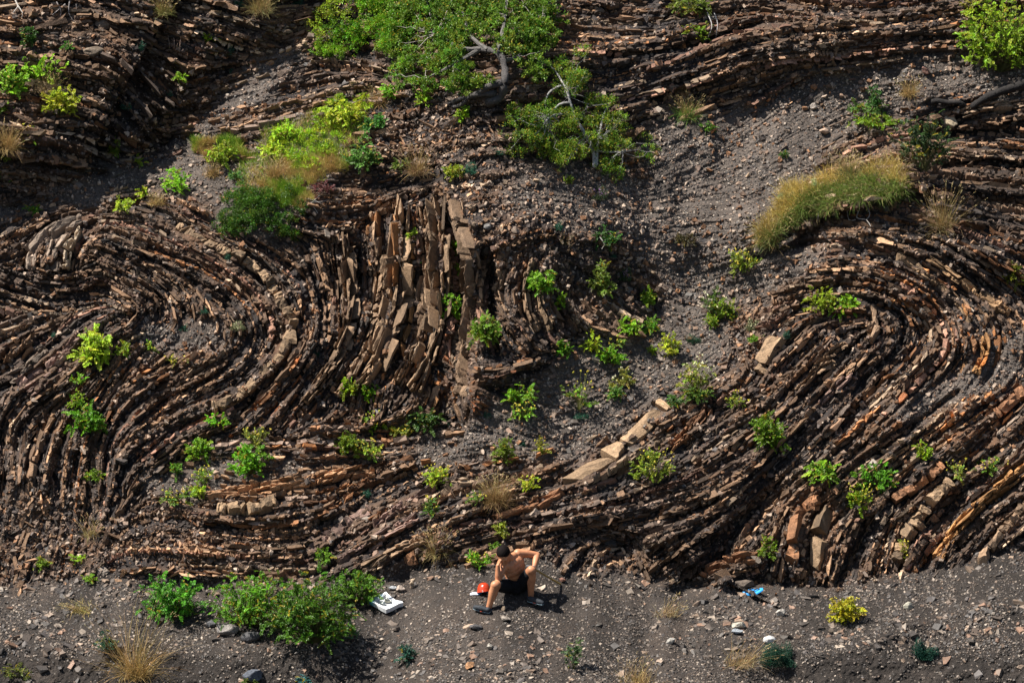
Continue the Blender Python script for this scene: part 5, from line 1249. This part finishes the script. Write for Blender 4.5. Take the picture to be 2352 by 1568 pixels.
# cord round the neck
N_ = Acc(); cl1 = J(820,470,.345); cl2 = J(912,440,.31); clb = J(862,700,.22)
P_ = np.array([nek + WV(-.03,.03,.05), cl1, (cl1 + clb) / 2 - FWD * .03, clb - FWD * .02, (cl2 + clb) / 2 - FWD * .025, cl2, nek + WV(.05,.03,.03)])
tube(N_, P_, .0028, .0028, (.5, .42, .33), 5); M_cord = mat_plain('cord', (.5, .42, .34), .7); N_.build('neck_cord', M_cord, man, np.array(bS[:])); 
Q_ = Acc(); ell(Q_, clb - FWD * .022, ((1,0,0),(0,1,0),(0,0,1)), (.007,.004,.01)); Q_.build('pendant', mat_plain('metal', (.7,.7,.7), .3), man, np.array(bS[:]))

# stick tool in his hand
T_ = Acc(); tube(T_, [hdA - hd * .06, hdA, hdA + (hdB - hdA) * .5, hdB], .0135, .0125, (.33, .22, .07), 10, .01)
rt = empty('hammer', hdA, 'wooden handled hammer held by the man, its shaft resting on the scree', 'hammer')
M_wood = mat_plain('worn_wood', (.36, .235, .07), .6, .3, 30, .25); T_.build('handle', M_wood, rt, hdA)
T_ = Acc(); cdr = norm(np.cross(hd, UPV)); chain(T_, [(hdA - hd * .07 - cdr * .05, .018), (hdA - hd * .07, .016), (hdA - hd * .07 + cdr * .05, .012), (hdA - hd * .06 + cdr * .09, .005)])
T_.build('head', mat_plain('dark_steel', (.06, .06, .065), .45), rt, hdA, True)

# helmet -------------------------------------------------------------
hx, hy = zxy(430, 1000); hb = surf(hx, hy) + np.array([0, 0, .012]) 
hel = empty('helmet', hb, 'orange red climbing helmet lying beside the man on a blue strap', 'helmet')
nu_, nv_ = 48, 18; Vv = []
for j in range(nv_ + 1):
    ph = j / nv_ * math.pi / 2
    for i in range(nu_):
        th = i / nu_ * 2 * math.pi; rr = math.cos(ph) ** .8; z_ = math.sin(ph) ** .95
        rib = 1 + .015 * (abs(math.cos(th)) < .18) * (j > 2)
        fl = 1 + .06 * max(0, 1 - ph / .16)
        Vv.append((.100 * rr * math.cos(th) * fl * rib, .125 * rr * math.sin(th) * fl * rib, .135 * z_ * rib))
Vv = np.array(Vv); i = np.arange((nv_ + 1) * nu_).reshape(nv_ + 1, nu_); j_ = np.roll(i, -1, 1)
Fv = np.stack([i[:-1], j_[:-1], j_[1:], i[1:]], -1).reshape(-1, 4)
tl = R(-8); Rm = np.array([[math.cos(tl), 0, math.sin(tl)], [0, 1, 0], [-math.sin(tl), 0, math.cos(tl)]])
t2 = R(-14); R2 = np.array([[1, 0, 0], [0, math.cos(t2), -math.sin(t2)], [0, math.sin(t2), math.cos(t2)]]); RM = (R2 @ Rm).T
M_hel = mat_plain('orange_plastic', (.50, .045, .012), .22, .5, 6, .08, coat=.5)
sh_o = make_mesh('shell', Vv @ RM, Fv, M_hel, hel, None, True); so_ = sh_o.modifiers.new('thick', 'SOLIDIFY'); so_.thickness = .004
Q_ = Acc(); th = np.linspace(0, 2 * math.pi, 49); tube(Q_, (np.stack([.108 * np.cos(th), .134 * np.sin(th), th * 0], 1)) @ RM, .004, .004, (.3, .02, .01), 6); Q_.build('rim', M_hel, hel)
Q_ = Acc(); ell(Q_, np.array([-.02, -.128, .018]) @ RM, (np.array([1., 0, 0]), np.array([0, 1., 0]), np.array([0, 0, 1.])), (.009, .004, .006)); Q_.build('rivet', mat_plain('pale_rivet', (.7, .6, .5), .4), hel)
Q_ = Acc(); P_ = [surf(*zxy(a_, b_)) + np.array([0, 0, .02 + c_]) for a_, b_, c_ in ((180,1050,0),(250,1045,.01),(330,1040,.0),(400,1025,.02),(470,1020,.02),(520,1010,.01))]
P_ = resample(P_, .02); t_ = norm(np.gradient(P_, axis=0)); sd = norm(np.cross(t_, np.array([0, -.5, .8]))); wd_ = .018 + .01 * np.sin(np.linspace(0, 7, len(P_)))[:, None]
top = np.concatenate([P_ - sd * wd_, P_ + sd * wd_, P_ + sd * wd_ - [0, 0, .008], P_ - sd * wd_ - [0, 0, .008]]); n_ = len(P_); a_ = np.arange(n_ - 1)
Fs = np.concatenate([np.stack([a_ + p * n_, a_ + 1 + p * n_, a_ + 1 + q * n_, a_ + q * n_], 1) for p, q in ((0, 1), (1, 2), (2, 3), (3, 0))])
cS = np.where((np.linspace(0, 1, n_) > .35)[:, None], np.array([(.03, .17, .42)]), np.array([(.55, .55, .6)])); hbS = P_[0]
o = make_mesh('strap', top - hbS, Fs, mat_col('woven_strap', .8, 60, .2, 0), None, np.tile(cS, (4, 1))); o.location = hbS.tolist(); tag(o, 'blue and white woven strap lying under the orange helmet', 'strap')

# foam tray ----------------------------------------------------------
def axy(ax_, ay_): return 826.9 + ax_ * .0703, 1323 + ay_ * .0703
c0 = surf(*axy(850, 860)) ; pn = norm(snormal(*axy(850, 860), 20.0) * .8 + np.array([0, 0, .35]) + np.array([.08, 0, 0])); pc = c0 + pn * .075
def on_plane(x_, y_):
    r_ = rays(x_, y_); return CAM + r_ * (((pc - CAM) @ pn) / (r_ @ pn))
outl = [(290,765),(400,700),(560,640),(700,590),(790,520),(860,500),(930,590),(1040,680),(1160,760),(1280,790),(1370,800),(1412,850),(1290,870),(1180,930),(1080,980),(990,1030),(850,1078),(760,1040),(620,960),(500,880),(380,820)]
Pm = np.array([on_plane(*axy(*p)) for p in outl]); cen_ = Pm.mean(0)
inn = [(480,770),(520,740),(610,700),(700,660),(780,640),(850,640),(900,690),(980,760),(1060,820),(1100,850),(1090,880),(1040,900),(980,930),(920,960),(860,975),(800,965),(740,955),(680,930),(600,880),(540,840),(500,800)]
In = np.array([on_plane(*axy(*p)) for p in inn]); n_ = len(Pm)
Vt = np.concatenate([Pm, In, In * .97 + In.mean(0) * .03 - pn * .035, Pm * .97 + cen_ * .03 - pn * .07, [In.mean(0) - pn * .035], [cen_ - pn * .07]])
a_ = np.arange(n_); b_ = (a_ + 1) % n_
Fq = np.concatenate([np.stack([a_, b_, b_ + n_, a_ + n_], 1), np.stack([a_ + n_, b_ + n_, b_ + 2 * n_, a_ + 2 * n_], 1), np.stack([b_, a_, a_ + 3 * n_, b_ + 3 * n_], 1)])
Ft = np.concatenate([np.stack([a_ + 2 * n_, b_ + 2 * n_, a_ * 0 + 4 * n_], 1), np.stack([b_ + 3 * n_, a_ + 3 * n_, a_ * 0 + 4 * n_ + 1], 1)])
sx0 = np.array([p[0] for p in outl]); bl_ = np.where(sx0 < 480, 1, np.where((sx0 < 760) & (np.array([p[1] for p in outl]) < 700), .8, 0))
C_ = np.array((.72, .73, .74)) * (1 - bl_[:, None]) + np.array((.05, .28, .42)) * bl_[:, None]
Ct = np.concatenate([C_, C_ * .5 + np.array((.72, .73, .74)) * .5, np.tile([.6, .6, .6], (n_, 1)), C_, [[.6, .6, .6]], [[.6, .6, .6]]])
Vt = Vt + rng.normal(0, .0015, Vt.shape)
o = make_mesh('foam_tray', Vt - cen_, [Fq, Ft], mat_col('white_foam', .8, 60, .08, .5, 120, .003), None, Ct); o.location = cen_.tolist(); tag(o, 'broken white foam tray with a blue painted corner on the scree', 'tray')
for (ax_, ay_), r_, cc, lab in (((735,855), (.045,.032,.028), (.70,.72,.66), 'white pebble lying in the foam tray, left one'), ((895,780), (.045,.035,.028), (.66,.62,.48), 'cream pebble lying in the foam tray, right one')):
    p_ = on_plane(*axy(ax_, ay_)) - pn * .01; V = IV * np.array(r_); V = V * (1 + .08 * np.sin(IV[:, [1]] * 5 + 1)); 
    o = make_mesh('pebble', V, IF, M_rock, None, np.tile(cc, (len(V), 1)), True); o.location = p_.tolist(); o.rotation_euler = (.2, .1, -.5); tag(o, lab, 'pebble')
# hollow bone like stone
bx_, by_ = axy(1700, 400); bb = surf(bx_, by_); Q_ = Acc()
for t in np.linspace(0, 2 * math.pi, 14): capsule(Q_, bb + np.array([.022 * math.cos(t), -.01, .07 + .03 * math.sin(t)]), .010 + .005 * (math.sin(t) > 0), bb + np.array([.022 * math.cos(t + .3), -.01, .07 + .03 * math.sin(t + .3)]), .010)
ell(Q_, bb + np.array([.015, .01, .12]), (np.array([1., 0, 0]), np.array([0, 1., 0]), np.array([0, 0, 1.])), (.035, .03, .03)); capsule(Q_, bb + np.array([.03, 0, .13]), .014, bb + np.array([.045, 0, .16]), .004); capsule(Q_, bb + np.array([-.015, 0, .03]), .012, bb + np.array([-.018, 0, .0]), .006); capsule(Q_, bb + np.array([0, .02, .06]), .02, bb + np.array([0.03, .02, .0]), .015)
o = soft_mesh('bone', Q_, mat_plain('weathered_bone', (.36, .27, .19), .8, .2, 60, .35, .6), None, .004, 3, Vector(bb.tolist())); o.location = bb.tolist(); tag(o, 'small weathered bone with an eye like hole between tray and man', 'bone')

# blue flip flop -----------------------------------------------------
def sxy(ax_, ay_): return 1653.8 + ax_ * .08203, 1304.7 + ay_ * .08203
fa = surf(*sxy(640, 700)) + np.array([0, 0, .02]); fb_x, fb_y = sxy(1200, 560)
fbp = point(fb_x, fb_y, grid_s(H, *sxy(1200, 760)) + .06)
nseg = 24; Vf = []; tt = np.linspace(0, 1, nseg)
mid = (fa + fbp) / 2 - np.array([0, .0, .035]); sdv = norm(np.array([-.25, 1., .55]))
for t in tt:
    c_ = (1 - t) ** 2 * fa + 2 * t * (1 - t) * mid + t * t * fbp
    wv = .052 * (math.sin(math.pi * (t * .86 + .10)) ** .45) * (1 - .18 * math.cos(t * 6.28 * 1.0))
    for s_, dz in ((-1, 0), (1, 0), (1, -.018), (-1, -.018)): Vf.append(c_ + sdv * wv * s_ + np.array([0, 0, dz]))
Vf = np.array(Vf); k_ = np.arange(nseg - 1)[:, None] * 4
Ff = np.concatenate([k_ + np.array([[p, q, q + 4, p + 4]]) for p, q in ((1, 0), (2, 1), (3, 2), (0, 3))]); Ff = np.concatenate([Ff, [[0, 1, 2, 3]], [[nseg * 4 - 1, nseg * 4 - 2, nseg * 4 - 3, nseg * 4 - 4]]])
ff = empty('flip_flop', fa, 'bright blue flip flop with black straps propped up on the scree', 'flip flop')
make_mesh('sole', Vf - fa, Ff, mat_plain('blue_foam', (.02, .30, .75), .5, .4, 25, .12), ff)
M_blk = mat_plain('black_rubber', (.012, .012, .014), .6, .3)
cm = lambda t, s_, z_: (1 - t) ** 2 * fa + 2 * t * (1 - t) * mid + t * t * fbp + sdv * .045 * s_ + np.array([0, 0, z_])
for P_ in ([cm(.18, -.2, .004), cm(.28, -.6, .02), cm(.45, -.9, .025), cm(.6, -1.0, .0)], [cm(.85, .2, .004), cm(.72, -.2, .03), cm(.55, -.6, .035), cm(.42, -1.0, .01)], [cm(.85, .2, .004), cm(.70, .5, .03), cm(.5, .8, .03), cm(.35, 1.0, .01)]):
    Q_ = Acc(); tube(Q_, resample(P_, .012), .007, .007, (0, 0, 0), 6); Q_.build('strap', M_blk, ff, fa)
Q_ = Acc(); V = SV * np.array((.035, .05, .012)) + cm(.48, -.2, .01); Q_.add(V, SF); Q_.build('cross_band', M_blk, ff, fa, True)
print('objects', len(bpy.data.objects))
